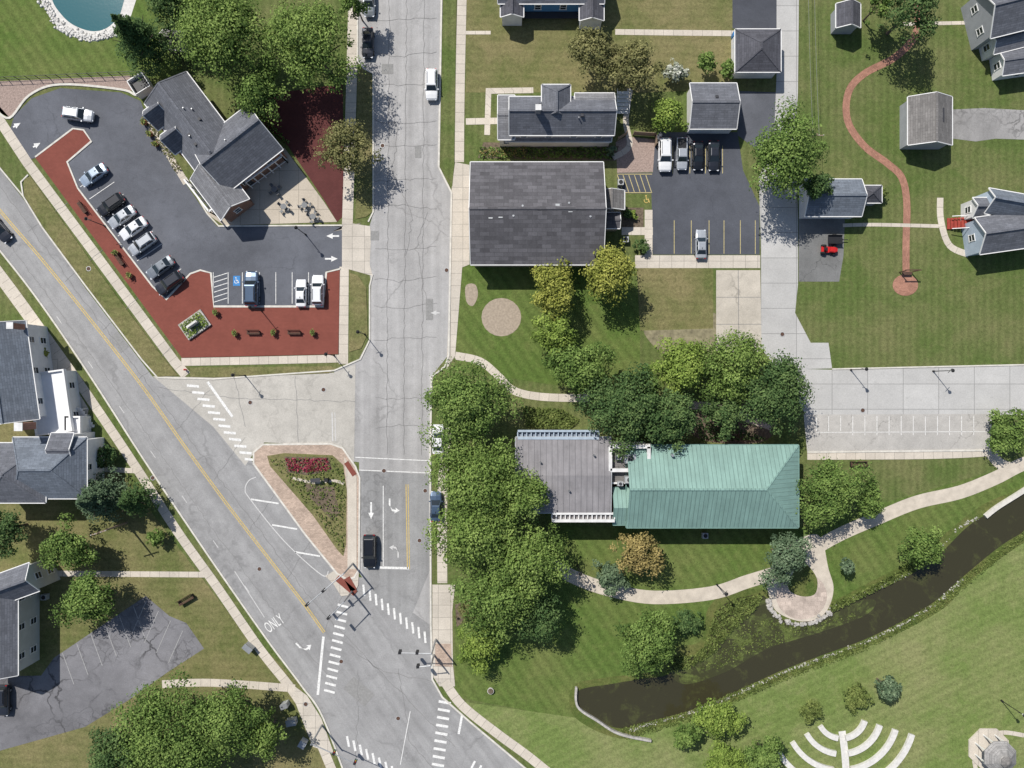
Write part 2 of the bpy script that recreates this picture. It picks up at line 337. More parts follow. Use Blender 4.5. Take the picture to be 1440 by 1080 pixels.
# streets
sheet('main_street',[(503,-80),(503,85),(512,96),(525,103),(525,300),(519,320),(519,378),(522,400),(519,478),(505,505),(470,522),(470,645),(505,650),(505,805),(607,960),(607,640),(606,530),(630,500),(634,270),(616,236),(622,-80)],.02,ROAD)
sheet('diagonal_street',[(-120,75),(0,238),(33,280),(120,405),(215,530),(300,585),(360,655),(478,810),(510,812),(607,880),(607,952),(622,980),(660,1013),(740,1080),(800,1130),(500,1130),(455,1010),(425,965),(380,905),(318,817),(260,732),(200,642),(130,533),(60,430),(0,352),(-120,205)],.028,ROAD2)
sheet('side_street',[(215,529),(300,531),(470,524),(500,512),(498,655),(470,627),(372,622),(355,640),(345,655),(300,600)],.036,SIDE)
sheet('turn_lanes',[(505,662),(604,667),(605,800),(573,880),(510,815)],.034,ROAD3)
m=MB()
def wig(pts,w=.7,a=1.2):
    P=[]
    for (x0,y0),(x1,y1) in zip(pts[:-1],pts[1:]):
        n=max(2,int(math.hypot(x1-x0,y1-y0)/7))
        for i in range(n):
            t=i/n; P.append((x0+(x1-x0)*t+random.uniform(-a,a),y0+(y1-y0)*t+random.uniform(-a,a)))
    P.append(pts[-1]); ribbon_into(m,P,w,.0435)
for x in (548,572,597): wig([(x,-30),(x-2,260),(x-4,640)],.6)
for y in (28,75,118,170,205,255,290,350,392,430,478,560,602): wig([(527,y),(560,y+random.uniform(-5,5)),(614,y+random.uniform(-4,4))],.5,1.6)
wig([(540,130),(560,180),(552,240),(580,300),(570,360)],.5,2.5); wig([(600,300),(585,350),(600,420)],.5,2.5)
wig([(0,262),(120,425),(220,555),(330,700),(440,845),(520,930),(640,1050)],.6,1.5); wig([(0,325),(100,460),(200,600),(300,745),(400,880),(470,960)],.5,1.5)
for t in range(9): wig([(40+t*52,325+t*70),(95+t*50,285+t*66)],.5,1.5)
wig([(225,545),(330,560),(500,565)],.6); wig([(330,531),(345,600)],.6); wig([(415,528),(420,622)],.6)
wig([(480,900),(540,945),(620,960)],.6,2); wig([(505,940),(500,1080)],.6,2); wig([(560,940),(575,1040),(610,1080)],.6,2)
struct(m.build('crack_sealant',SEAL,keep=True))
lines('asphalt_patch',[(527,325,527,338,12),(545,90,545,104,16),(520,985,490,960,22),(604,420,604,450,10),(588,205,588,222,9),(160,470,176,492,14)],PATCHM,.042)
# lots, drives
sheet('parking_lot',[(15,180),(20,163),(45,138),(85,124),(170,130),(198,142),(206,165),(245,235),(290,300),(305,318),(482,318),(482,376),(460,381),(455,430),(300,430),(297,384),(270,384),(235,420),(215,405),(110,265),(95,228),(128,200),(118,182),(100,182),(50,222),(36,226)],.02,LOT2)
sheet('parking_lot',[(868,243),(918,243),(922,186),(1037,186),(1045,240),(1068,290),(1068,358),(918,358),(916,272),(868,272)],.02,LOT)
sheet('driveway',[(1037,128),(1092,130),(1090,180),(1070,215),(1037,190)],.016,LOT2)
sheet('driveway',[(1030,-60),(1092,-60),(1092,40),(1030,40)],.016,LOT)
sheet('alley',[(1092,-60),(1124,-60),(1122,130),(1118,200),(1122,300),(1122,400),(1118,440),(1140,482),(1165,482),(1170,518),(1095,520),(1070,490),(1070,350),(1067,250),(1088,200),(1092,105)],.024,STREETC)
sheet('driveway',[(1007,380),(1069,380),(1071,495),(1007,495)],.028,SLAB)
lines('slab_joint',[(1038,380,1039,495,.8),(1007,418,1070,418,.7),(1007,456,1071,456,.7)],SEAL,.0345)
sheet('driveway',[(1123,306),(1188,306),(1186,360),(1180,396),(1123,396)],.02,asphalt('worn_drive_asphalt',(.18,.18,.175),.8,.2,.3))
sheet('gravel_driveway',[(1340,154),(1385,152),(1440,155),(1600,153),(1600,196),(1460,197),(1400,195),(1372,199),(1340,195)],.02,GRAVELDRIVE)
sheet('back_street',[(1100,518),(1170,520),(1620,510),(1620,582),(1390,584),(1133,584)],.022,STREETC)
sheet('parking_bays',[(1130,583),(1392,582),(1390,634),(1135,636)],.026,asphalt('pale_bay_concrete',(.40,.38,.35),.5,.15,.1))
ribbon('sidewalk',[(1135,641),(1300,640),(1388,636),(1400,630)],11,.03,WALK)
kerb([(1170,519),(1300,516),(1620,509)],sm=False,w=2); kerb([(1135,636),(1390,633),(1394,583)],sm=False,w=2)
LOTP=[(205,838),(238,866),(262,876),(287,912),(236,945),(180,985),(120,1022),(-80,1078),(-80,952),(58,950),(76,925)]
sheet('old_parking_lot',LOTP,.02,OLDLOT)
lines('faded_bay_line',[(88+i*20,918-i*13,104+i*20,962-i*13,1.1) for i in range(6)]+[(206+i*17,845+i*14,186+i*17,890+i*14,1.) for i in range(4)],FAINTW,.032)
# brick plaza + pavement
sheet('brick_plaza',[(50,222),(103,182),(118,184),(128,199),(95,228),(110,265),(215,403),(234,420),(268,386),(280,380),(297,385),(301,431),(455,431),(459,384),(478,380),(476,498),(256,503)],.03,REDBRICK,h=.06)
kerb([(50,221),(103,181),(118,183),(129,199),(95,228),(110,265),(215,403),(234,421),(268,385),(282,380),(297,384),(301,431),(455,431),(459,383),(479,378)],sm=False,w=2.2)
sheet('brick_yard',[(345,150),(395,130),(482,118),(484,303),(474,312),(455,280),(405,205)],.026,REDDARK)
sheet('patio',[(400,208),(455,283),(474,312),(315,317),(290,300),(340,240)],.028,PATIO)
sheet('gravel_bed',[(-80,118),(190,106),(205,128),(170,127),(85,118),(42,132),(14,166),(-80,60)],.014,PINKGRAVEL)
kerb([(-8,152),(14,166),(42,134),(85,119),(170,126),(192,134),(205,128)],w=3)
kerb([(262,250),(292,301),(308,318),(482,317)],sm=False,w=2)
ribbon('sidewalk',[(206,168),(240,222),(262,258)],9,.03,WALK)
ribbon('sidewalk',[(-50,95),(0,170),(38,228),(130,352),(245,508),(262,528)],14,.032,WALK,sm=False)
ribbon('sidewalk',[(255,509),(360,507),(487,504)],11,.036,WALK)
ribbon('sidewalk',[(484,375),(483,512)],13,.030,WALK)
ribbon('sidewalk',[(499,-60),(494,130),(489,300),(488,320)],15,.031,WALK)
sheet('driveway_apron',[(481,312),(520,318),(522,330),(520,372),(524,388),(481,376)],.035,PANEL)
sheet('grass_verge',[(34,252),(43,248),(130,370),(218,488),(250,528),(222,530),(200,505),(120,400),(60,318),(34,275)],.03,LAWN_DRY,h=.05)
sheet('grass_verge',[(268,517),(465,515),(474,519),(462,525),(300,531),(268,530)],.03,LAWN_DRY,h=.05)
sheet('grass_verge',[(492,384),(503,387),(515,405),(517,470),(508,490),(491,495)],.03,LAWN_DRY,h=.05)
sheet('grass_verge',[(503,98),(512,98),(524,106),(524,298),(515,305),(500,308)],.03,LAWN_DRY,h=.05)
kerb([(503,-60),(503,86),(512,97),(525,104),(525,298),(518,312)],sm=False)
kerb([(524,386),(520,402),(520,478),(507,505),(470,521),(300,533),(222,531),(200,506),(120,401),(60,320),(33,276),(30,256),(40,246)],sm=False)
kerb([(-120,70),(0,236),(33,276)],sm=False)
kerb([(-120,205),(0,352),(60,430),(130,533),(200,642),(260,732),(318,817),(380,905),(425,965),(455,1010),(500,1130)],w=2.4)
ribbon('sidewalk',[(-100,255),(0,384),(60,466),(118,548),(190,655),(250,748),(305,825),(365,912),(412,972),(440,1020),(478,1110)],13,.03,WALK)
ribbon('sidewalk',[(20,806),(150,807),(292,808)],8,.034,WALK)
ribbon('sidewalk',[(228,962),(300,960),(415,968)],11,.034,WALK)
ribbon('sidewalk',[(105,655),(150,660),(192,662)],7,.034,WALK)
ribbon('sidewalk',[(0,395),(40,450),(75,500),(100,560),(118,600)],9,.03,WALK)
sheet('sidewalk',[(55,505),(78,500),(125,575),(120,600),(85,600)],.033,PANEL)
sheet('sidewalk',[(405,958),(432,978),(452,1010),(470,1060),(440,1050),(420,1000)],.036,PANEL)
ribbon('sidewalk',[(651,-60),(647,120),(646,228)],13,.03,WALK)
sheet('sidewalk',[(640,228),(660,232),(660,372),(650,376),(640,500),(628,520),(634,372),(634,275)],.034,PANEL)
sheet('grass_verge',[(624,-60),(643,-60),(639,228),(636,262),(618,234)],.03,LAWN,h=.05)
kerb([(622,-60),(617,235),(635,271),(631,500),(626,515),(607,530),(605,640),(606,880),(608,955),(622,980),(660,1014),(740,1081),(800,1130)],sm=False,w=2.4)
ribbon('sidewalk',[(640,500),(675,508),(700,528),(722,549),(762,558),(830,560)],11,.032,WALK)
ribbon('sidewalk',[(628,600),(622,700),(622,820)],14,.03,WALK)
sheet('sidewalk',[(608,822),(640,822),(636,860),(637,935),(640,965),(618,965),(608,950)],.034,PANEL)
sheet('brick_strip',[(612,905),(634,905),(636,938),(612,936)],.040,PINKBRICK)
ribbon('sidewalk',[(625,958),(650,992),(700,1032),(745,1065),(800,1110)],13,.038,WALK)
sheet('flower_bed',[(640,850),(662,842),(668,862),(642,882)],.04,MULCH)
ribbon('footpath',[(655,46),(690,46)],5,.03,WALK); ribbon('footpath',[(865,45),(940,46),(1032,47)],8,.03,WALK)
ribbon('footpath',[(655,171),(700,170)],9,.03,WALK); ribbon('footpath',[(685,190),(687,128),(750,127)],8,.032,WALK,sm=False)
ribbon('footpath',[(886,125),(880,170),(885,205),(862,222)],8,.032,WALK)
sheet('gravel_yard',[(866,200),(880,192),(921,196),(919,242),(868,243)],.016,PINKGRAVEL)
sheet('sidewalk',[(893,359),(1069,359),(1069,377),(893,377)],.032,PANEL)
ribbon('sidewalk',[(874,325),(918,325)],11,.03,WALK); ribbon('sidewalk',[(912,295),(912,365)],11,.033,WALK)
sheet('flower_bed',[(680,200),(870,205),(866,226),(672,222)],.014,MULCH)
sheet('planting_bed',[(874,292),(905,292),(905,320),(874,320)],.018,MULCH)
sheet('gravel_circle',[(705+28*math.cos(a/20*2*math.pi),446+27*math.sin(a/20*2*math.pi)) for a in range(20)],.02,TANGRAVEL)
sheet('gravel_patch',[(655,402),(668,400),(672,415),(665,430),(656,424)],.02,TANGRAVEL,True)
ribbon('footpath',[(965,570),(1000,572),(1050,588),(1085,600)],11,.03,FLAG)
ribbon('red_path',[(1287,-30),(1290,40),(1262,78),(1215,104),(1193,130),(1192,170),(1215,205),(1248,230),(1268,250),(1275,285),(1274,340),(1274,385)],10,.03,REDPATH)
sheet('red_path',[(1273+18*math.cos(a/20*2*math.pi),401+15*math.sin(a/20*2*math.pi)) for a in range(20)],.037,REDPATH)
ribbon('footpath',[(1185,317),(1230,316),(1320,318)],5,.032,WALK); ribbon('footpath',[(1322,278),(1323,310),(1335,345),(1362,358)],9,.034,WALK); ribbon('footpath',[(1270,34),(1362,32)],5,.03,WALK)
ribbon('creek_path',[(1490,640),(1440,652),(1400,672),(1350,692),(1290,706),(1235,728),(1180,752),(1142,775),(1120,800),(1085,812)],19,.03,PATHC)
ribbon('creek_path',[(1392,636),(1406,652),(1430,660)],15,.034,PATHC)
ribbon('creek_path',[(775,795),(815,815),(860,830),(920,840),(1000,834),(1050,818),(1090,806)],19,.032,PATHC)
sheet('path_apron',[(1105,770),(1150,752),(1165,800),(1172,830),(1160,862),(1130,874),(1095,862),(1082,840),(1080,808)],.036,PATHC,True)
sheet('round_patio',[(1127+36*math.cos(a/24*2*math.pi),838+33*math.sin(a/24*2*math.pi)) for a in range(24)],.042,FLAG)
sheet('planting_bed',[(1118,800),(1130,790),(1148,812),(1146,835),(1125,838),(1108,826)],.047,BANK,True)
# traffic island
ISL=[(357,636),(370,625),(465,624),(482,630),(500,656),(506,672),(505,800),(498,812),(488,814),(474,806),(430,752),(357,652)]
sheet('traffic_island',ISL,.05,PINKBRICK,h=.08)
kerb(ISL,True,False,2.4,.12)
sheet('island_pavement',[(484,642),(492,655),(502,672),(502,800),(489,800),(489,700),(486,660)],.138,WALK)
sheet('island_garden',[(376,641),(400,637),(468,640),(483,654),(488,690),(487,765),(483,782),(474,772),(440,724),(380,655)],.15,LAWN_DRY)
sheet('flower_bed',[(400,642),(462,643),(468,662),(432,668),(405,664)],.156,MULCH)
sheet('flower_bed',[(430,680),(470,685),(478,722),(468,732),(432,695)],.156,MULCH)
ribbon('island_walk',[(412,672),(440,678),(470,676),(484,680)],4,.165,PATHC)
lines('brick_strip',[(487,650,499,668,7),(488,812,498,830,9),(474,812,500,834,9)],REDBRICK,.165)
sheet('pavement_corner',[(474,800),(505,800),(504,822),(498,836),(480,838),(470,822),(458,810)],.06,PANEL,h=.06)
# ---------------------------------------------------------------- road markings
YL=smooth([(-60,222),(0,298),(60,368),(130,455),(200,545),(260,630),(320,712),(380,790),(425,848),(455,890)])
m=MB(); ribbon_into(m,YL,1.2,.05); ribbon_into(m,[(x+2.2,y-1.6) for x,y in YL],1.2,.05); ribbon_into(m,[(571,681),(573,800)],1.2,.05); ribbon_into(m,[(574,681),(576,800)],1.,.05)
struct(m.build('yellow_centre_line',YELP,keep=True))
seg=[(539,683,539,797,1.1),(533,798,575,799,3.4),(500,643,606,648,1.2),(505,661,604,665,1.2),(292,537,327,586,3.6),(455,895,447,977,3.6),(650,1005,645,1032,3.2),(577,1000,563,1075,1.),
(353,702,392,708,2.2),(383,738,418,744,2.2),(415,776,450,782,2.2)]
for i in range(12):
    x=263+i*7.4; y=542+i*9.4; seg.append((x,y,x+17,y+1.5,3.4))
for i in range(11):
    x=511+i*8.6; y=822+i*6.6; seg.append((x,y,x+1.5,y+16,3.0))
for i in range(13):
    x=484-i*1.6; y=850+i*10.; seg.append((x-9,y,x+6,y+4,3.2))
for i in range(10):
    x=626-i*1.2; y=986+i*11; seg.append((x-9,y,x+8,y+3,3.6))
for i in range(9):
    x=488+i*9; y=1035+i*6; seg.append((x,y,x+3,y+15,3.2))
for i in range(5): seg.append((668+i*9,1070+i*6,660+i*9,1086+i*6,3))
lines('white_road_marking',seg,WHITEP)
m=MB(); ribbon_into(m,smooth([(360,671),(350,676),(345,688),(352,702),(400,761),(452,808),(462,803)]),1.3,.05); struct(m.build('hatching_outline',WORNW,keep=True))
lines('worn_road_marking',[(467,580,468,620,1.4),(471,580,472,620,1.),(330,803,372,868,1.1),(80,445,87,455,1.)]+[(124+i*44,508+i*63,131+i*44,518+i*63,1.0) for i in range(0,6)],WORNW,.0505)
def arrow(x,y,ang,L=24,turn=0,s=1.,mt=WHITEP):
    pts=[(-L/2,-1.2),(L/2-9,-1.2),(L/2-9,-4),(L/2,0),(L/2-9,4),(L/2-9,1.2),(-L/2,1.2)]
    if turn: pts=[(a,b*turn) for a,b in [(-L/2,-1.2),(-2,-1.2),(4,4),(5,9),(1.5,8),(6,14),(10,6.5),(7.5,7.2),(6.5,3),(1,1.2),(-L/2,1.2)]]
    ca,sa=math.cos(R(ang)),math.sin(R(ang)); mm=MB()
    mm.prism([W(x+s*(a*ca-b*sa),y+s*(a*sa+b*ca)) for a,b in pts],.052,.052); struct(mm.build('arrow_marking',mt,keep=True))
arrow(522,718,90,24); arrow(548,712,90,22,-1); arrow(560,775,-90,20,-1,.9,WORNW); arrow(424,912,45,22,-1); arrow(468,332,180,18); arrow(466,364,0,18); arrow(52,204,-30,12); arrow(24,176,-30,12); arrow(612,440,180,14,0,.9,WORNW)
def text(body,x,y,size,ang,mat,name):
    cu=bpy.data.curves.new('lettering','FONT'); cu.body=body; cu.size=size; cu.align_x='CENTER'; cu.align_y='CENTER'
    o=bpy.data.objects.new('lettering_curve',cu); C.objects.link(o); bpy.context.view_layer.update()
    me=bpy.data.meshes.new_from_object(o); C.objects.unlink(o); bpy.data.objects.remove(o)
    n=bpy.data.objects.new(name,me); C.objects.link(n); me.materials.clear(); me.materials.append(mat); p=W(x,y); n.location=(p.x,p.y,.054); n.rotation_euler=(0,0,R(-ang)); return struct(n)
t=text('ONLY',386,877,1.15,-35,WHITEP,'only_lettering'); t.scale=(1,2.1,1)
seg=[]
for i,(x,y) in enumerate([(115,262),(128,279),(141,296),(155,313),(168,331),(182,348),(195,366),(208,383),(222,401)]): seg.append((x-2,y+1,x+33,y-23,.9))
for x in (321,341,365,388,411,434): seg.append((x,383,x,427,.9))
seg.append((300,383,300,427,.9))
for i in range(6): seg.append((301,390+i*7,320,384+i*7,1.))
lines('white_bay_line',seg,WHITEP)
seg=[]
for i in range(14): seg.append((1148+i*17,585,1148+i*17,(612 if i>2 else 606),.8))
seg.append((1148,608,1385,607,.8))
lines('street_bay_line',seg,WHITEP)
seg=[]
for x in (946,970,992,1016): seg.append((x,205,x,244,.9))
for x in (948,972,997,1018,1041,1062): seg.append((x,310,x,357,.9))
for i in range(6): seg.append((868+i*8,246,876+i*8,270,1.))
seg+=[(868,245,917,245,1.),(868,271,917,271,1.)]
lines('yellow_bay_line',seg,YELP2)
def wheelchair(x,y,s,mat,z):
    mm=MB()
    ring=[(x+s*math.cos(a)*3.2,y+s*(1+math.sin(a)*3.2)) for a in np.linspace(-1.0,3.6,14)]
    ribbon_into(mm,ring,.9*s,z); ribbon_into(mm,[(x-.5*s,y-4*s),(x,y)],1.*s,z+.001); ribbon_into(mm,[(x,y),(x+3*s,y)],1.*s,z+.002); ribbon_into(mm,[(x+3*s,y),(x+4.5*s,y+4*s)],1.*s,z+.003)
    mm.prism([W(x-.6*s+1.1*s*math.cos(a),y-5.5*s+1.1*s*math.sin(a)) for a in np.linspace(0,5.6,9)],z,z)
    return struct(mm.build('wheelchair_marking',mat,keep=True))
sheet('blue_bay_marking',[(328,388),(338,388),(338,402),(328,402)],.05,BLUEP); wheelchair(332.5,395,.8,WHITEP,.062); wheelchair(909,281,1.,YELP,.05)
# ---------------------------------------------------------------- water
def water(name,c1,c2,th,rough=.08,sc_=.35):
    m=M(name,rough,0,.5); n=m.noise(sc_,8,.7,dist=.5); m.bump(m.noise(2.5,3),.08,.05)
    return m.col(m.mix(m.ramp(n,[(th,0.),(th+.1,1.)]),c1,m.ramp(m.noise(4,5),[(.3,sc(c2,.7)),(.7,sc(c2,1.25))])))
CW=water('creek_water',(.040,.037,.019),(.060,.062,.024),.54,.06); AW=water('algae_water',(.045,.046,.018),(.105,.13,.034),.50,.35); TW=water('teal_water',(.01,.10,.12),(.02,.15,.16),.6)
CREEK=[(1500,652),(1440,694),(1395,719),(1360,741),(1310,789),(1255,821),(1210,838),(1165,860),(1120,876),(1086,862),(1074,838),(1036,842),(1008,860),(996,905),(980,922),(950,926),(940,948),(900,955),(858,962),(813,972),(820,1002),(870,1024),(915,1014),(970,999),(1025,977),(1094,945),(1154,922),(1214,900),(1268,874),(1314,846),(1354,811),(1404,770),(1440,748),(1500,718)]
sheet('creek_bank',[(1500,642),(1440,684),(1385,708),(1340,741),(1290,783),(1230,815),(1170,846),(1120,870),(1090,850),(1076,830),(1026,832),(996,855),(984,902),(936,912),(926,942),(850,953),(806,965),(808,1008),(870,1038),(920,1024),(1030,987),(1104,953),(1222,909),(1322,859),(1362,818),(1440,763),(1500,730)],.014,BANK,True)
sheet('creek_water',CREEK,.02,CW,True)
sheet('algae',[(1074,840),(1036,844),(1010,862),(998,905),(982,924),(952,929),(943,948),(965,962),(1020,945),(1080,912),(1150,890),(1215,866),(1232,846),(1210,844),(1165,866),(1120,879),(1088,866)],.026,AW,True)
sheet('pond_edge',[(50,-60),(58,-5),(75,30),(100,50),(132,58),(162,48),(185,20),(190,-60)],.01,PSTONE,True)
sheet('pond_water',[(66,-60),(72,-5),(86,20),(105,36),(132,44),(155,36),(172,10),(176,-60)],.02,TW,True)
def inpoly(x,y,P):
    r=False; n=len(P); j=n-1
    for i in range(n):
        if (P[i][1]>y)!=(P[j][1]>y) and x<(P[j][0]-P[i][0])*(y-P[i][1])/(P[j][1]-P[i][1])+P[i][0]: r=not r
        j=i
    return r
def rocks(name,pts,n,spread,smin,smax,mat,label):
    L=smooth(pts,n=14); m=MB()
    for _ in range(n):
        k=random.randrange(len(L)-1); f=random.random(); x=L[k][0]+(L[k+1][0]-L[k][0])*f; y=L[k][1]+(L[k+1][1]-L[k][1])*f
        p=W(x+random.gauss(0,spread),y+random.gauss(0,spread)); s=random.uniform(smin,smax); a=random.uniform(0,6)
        Q=[Vector((p.x+s*math.cos(a+k*1.257)*random.uniform(.6,1),p.y+s*math.sin(a+k*1.257)*random.uniform(.6,1),.0)) for k in range(5)]
        c=Vector((p.x,p.y,0)); T=[c+(q-c)*.65+Vector((0,0,s*random.uniform(.5,.8))) for q in Q]
        for k in range(5): m.face([Q[k],Q[(k+1)%5],T[(k+1)%5],T[k]])
        m.face(T)
    return tag(m.build(name,mat,keep=True),label,'rocks',kind='stuff')
rocks('creek_rocks',[(885,1028),(915,1018),(970,1003),(1025,981),(1094,949),(1154,926),(1214,904),(1268,878),(1314,850),(1354,815)],560,1.2,.06,.21,RIPRAP,'thin line of pale riprap stones lining the south bank of the creek')
rocks('creek_rocks',[(1165,856),(1210,836),(1255,818),(1305,786),(1350,742),(1375,728)],160,1.3,.06,.2,RIPRAP,'scattered pale stones along the north bank of the creek')
rocks('pond_rocks',[(55,-20),(66,10),(82,34),(105,47),(135,53),(162,44)],480,2.6,.15,.4,PSTONE,'pale boulders ringing the teal pond in the corner')
rocks('patio_rocks',[(1080,842),(1090,864),(1120,878),(1150,872),(1168,860)],110,1.5,.2,.45,STONE,'grey boulders edging the round patio by the creek')
ribbon('retaining_wall',[(810,965),(812,992),(840,1012),(870,1030),(915,1040)],3,.05,STONE,.5)
ribbon('retaining_wall',[(1384,726),(1402,712),(1440,688),(1500,648)],6,.05,KERB,.4)
# ---------------------------------------------------------------- foliage
def leafmesh(name,P,Nn,size,tint,mat):
    n=len(P); t=rng.normal(size=(n,3)); Nn=Nn/np.linalg.norm(Nn,axis=1,keepdims=True)
    t-=Nn*(t*Nn).sum(1,keepdims=True); t/=np.linalg.norm(t,axis=1,keepdims=True); b=np.cross(Nn,t)
    s=size[:,None]
    V=np.stack([P-t*s*.6,P-b*s*.42+Nn*s*.1,P+t*s*.6,P+b*s*.42+Nn*s*.1],1).reshape(-1,3).astype(np.float32)
    me=bpy.data.meshes.new(name); me.vertices.add(4*n); me.vertices.foreach_set('co',V.ravel()); me.loops.add(4*n); me.loops.foreach_set('vertex_index',np.arange(4*n,dtype=np.int32))
    me.polygons.add(n); me.polygons.foreach_set('loop_start',np.arange(0,4*n,4,dtype=np.int32)); me.update(calc_edges=True)
    a=me.attributes.new('tint','FLOAT','FACE'); a.data.foreach_set('value',np.clip(tint,0,1).astype(np.float32)); me.materials.append(mat); return me
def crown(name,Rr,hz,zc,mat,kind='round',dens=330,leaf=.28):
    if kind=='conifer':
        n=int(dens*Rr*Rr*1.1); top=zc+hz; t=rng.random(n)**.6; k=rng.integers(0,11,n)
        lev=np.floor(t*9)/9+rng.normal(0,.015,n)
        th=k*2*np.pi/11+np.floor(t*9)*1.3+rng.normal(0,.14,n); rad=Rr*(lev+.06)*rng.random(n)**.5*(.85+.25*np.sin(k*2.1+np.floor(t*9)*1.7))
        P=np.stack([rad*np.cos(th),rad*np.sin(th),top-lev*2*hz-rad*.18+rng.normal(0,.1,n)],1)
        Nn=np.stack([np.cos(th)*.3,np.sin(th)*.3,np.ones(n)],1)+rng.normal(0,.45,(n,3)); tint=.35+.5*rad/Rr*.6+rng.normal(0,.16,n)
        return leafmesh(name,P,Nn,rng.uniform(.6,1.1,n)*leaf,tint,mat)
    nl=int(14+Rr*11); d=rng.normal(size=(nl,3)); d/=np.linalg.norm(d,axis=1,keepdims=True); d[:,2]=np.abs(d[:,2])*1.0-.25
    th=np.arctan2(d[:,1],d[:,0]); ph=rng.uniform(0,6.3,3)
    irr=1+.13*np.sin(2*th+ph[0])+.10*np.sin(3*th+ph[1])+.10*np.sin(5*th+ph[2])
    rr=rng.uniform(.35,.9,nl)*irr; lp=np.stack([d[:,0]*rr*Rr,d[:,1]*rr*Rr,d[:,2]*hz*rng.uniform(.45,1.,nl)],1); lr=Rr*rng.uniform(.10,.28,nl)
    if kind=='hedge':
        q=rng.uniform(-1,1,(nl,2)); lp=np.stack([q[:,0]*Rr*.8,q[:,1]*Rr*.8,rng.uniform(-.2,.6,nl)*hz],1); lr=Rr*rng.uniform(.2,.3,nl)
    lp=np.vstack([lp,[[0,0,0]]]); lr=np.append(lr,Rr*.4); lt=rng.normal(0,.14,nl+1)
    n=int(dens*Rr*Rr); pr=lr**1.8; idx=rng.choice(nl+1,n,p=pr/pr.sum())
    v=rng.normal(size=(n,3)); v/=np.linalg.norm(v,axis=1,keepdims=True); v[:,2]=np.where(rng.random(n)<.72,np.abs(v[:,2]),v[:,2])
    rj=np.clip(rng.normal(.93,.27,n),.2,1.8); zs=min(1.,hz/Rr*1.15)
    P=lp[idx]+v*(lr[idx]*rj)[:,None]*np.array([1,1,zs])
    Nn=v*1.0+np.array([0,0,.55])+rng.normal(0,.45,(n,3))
    tint=.44+lt[idx]+rng.normal(0,.13,n)+.28*(P[:,2]/hz)*.6+.25*(v[:,2]-.4)+(rj-.93)*.25  # random leaf tone plus painted shade, darker low down and deep inside lobes
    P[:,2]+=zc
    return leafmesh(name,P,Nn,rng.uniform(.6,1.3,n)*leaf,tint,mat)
def tree(px,py,r,h,mat,label,name='tree',kind='round',cat='tree',group=None,dens=330,leaf=.28):
    zc=h*.62; hz=h*.38; 
    if name!='tree': zc=h*.55; hz=h*.45
    p=W(px,py,zc); Rr=r*K*(H-zc)/H
    root=thing(name,label,cat,(p.x,p.y,0),group)
    me=crown('crown',Rr,hz,zc,F[mat],kind,dens,leaf); o=bpy.data.objects.new('crown' if name=='tree' else 'foliage',me); C.objects.link(o); o.parent=root; KIDS.setdefault(root.name,[]).append(o)
    m=MB(); b=Vector((p.x,p.y,0)); tr=max(.05,Rr*.055)
    m.cyl(b,b+Vector((0,0,zc*.75)),tr,tr*.6,8)
    if name=='tree':
        for k in range(6):
            a=k*1.05+random.random(); s=b+Vector((0,0,zc*random.uniform(.35,.7))); e=b+Vector((math.cos(a)*Rr*.6,math.sin(a)*Rr*.6,zc*random.uniform(.85,1.1)))
            md=(s+e)/2+Vector((0,0,.3)); m.cyl(s,md,tr*.45,tr*.32,6); m.cyl(md,e,tr*.32,tr*.12,6)
    m.build('trunk' if name=='tree' else 'stem',BARK,root,True)
    return root
T=tree
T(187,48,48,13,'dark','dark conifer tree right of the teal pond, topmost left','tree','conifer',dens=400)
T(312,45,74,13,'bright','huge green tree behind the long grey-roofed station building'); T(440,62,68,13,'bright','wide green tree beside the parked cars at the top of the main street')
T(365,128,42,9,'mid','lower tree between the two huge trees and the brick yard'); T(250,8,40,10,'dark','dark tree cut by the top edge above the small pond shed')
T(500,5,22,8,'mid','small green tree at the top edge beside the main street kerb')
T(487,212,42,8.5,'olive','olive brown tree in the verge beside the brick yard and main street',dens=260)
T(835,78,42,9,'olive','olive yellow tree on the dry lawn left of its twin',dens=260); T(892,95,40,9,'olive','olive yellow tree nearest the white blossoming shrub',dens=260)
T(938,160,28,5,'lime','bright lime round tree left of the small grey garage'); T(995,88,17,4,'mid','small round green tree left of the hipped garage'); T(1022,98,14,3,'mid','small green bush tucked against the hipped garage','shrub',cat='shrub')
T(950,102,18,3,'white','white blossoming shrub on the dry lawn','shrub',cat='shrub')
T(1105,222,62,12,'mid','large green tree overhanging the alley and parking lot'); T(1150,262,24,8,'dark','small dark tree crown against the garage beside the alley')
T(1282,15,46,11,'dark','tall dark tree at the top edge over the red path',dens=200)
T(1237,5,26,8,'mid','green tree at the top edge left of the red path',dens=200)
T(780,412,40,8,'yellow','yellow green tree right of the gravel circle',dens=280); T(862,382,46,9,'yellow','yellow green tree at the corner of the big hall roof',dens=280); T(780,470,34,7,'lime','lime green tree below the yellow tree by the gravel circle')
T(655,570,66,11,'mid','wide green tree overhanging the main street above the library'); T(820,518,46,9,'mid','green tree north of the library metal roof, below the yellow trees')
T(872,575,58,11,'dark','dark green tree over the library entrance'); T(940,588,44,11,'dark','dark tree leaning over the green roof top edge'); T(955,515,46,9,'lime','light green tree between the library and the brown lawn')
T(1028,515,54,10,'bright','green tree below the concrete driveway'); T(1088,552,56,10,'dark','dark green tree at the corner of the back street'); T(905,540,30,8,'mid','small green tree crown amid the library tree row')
T(1020,582,34,8,'dark','dark tree just above the middle of the green roof',dens=280)
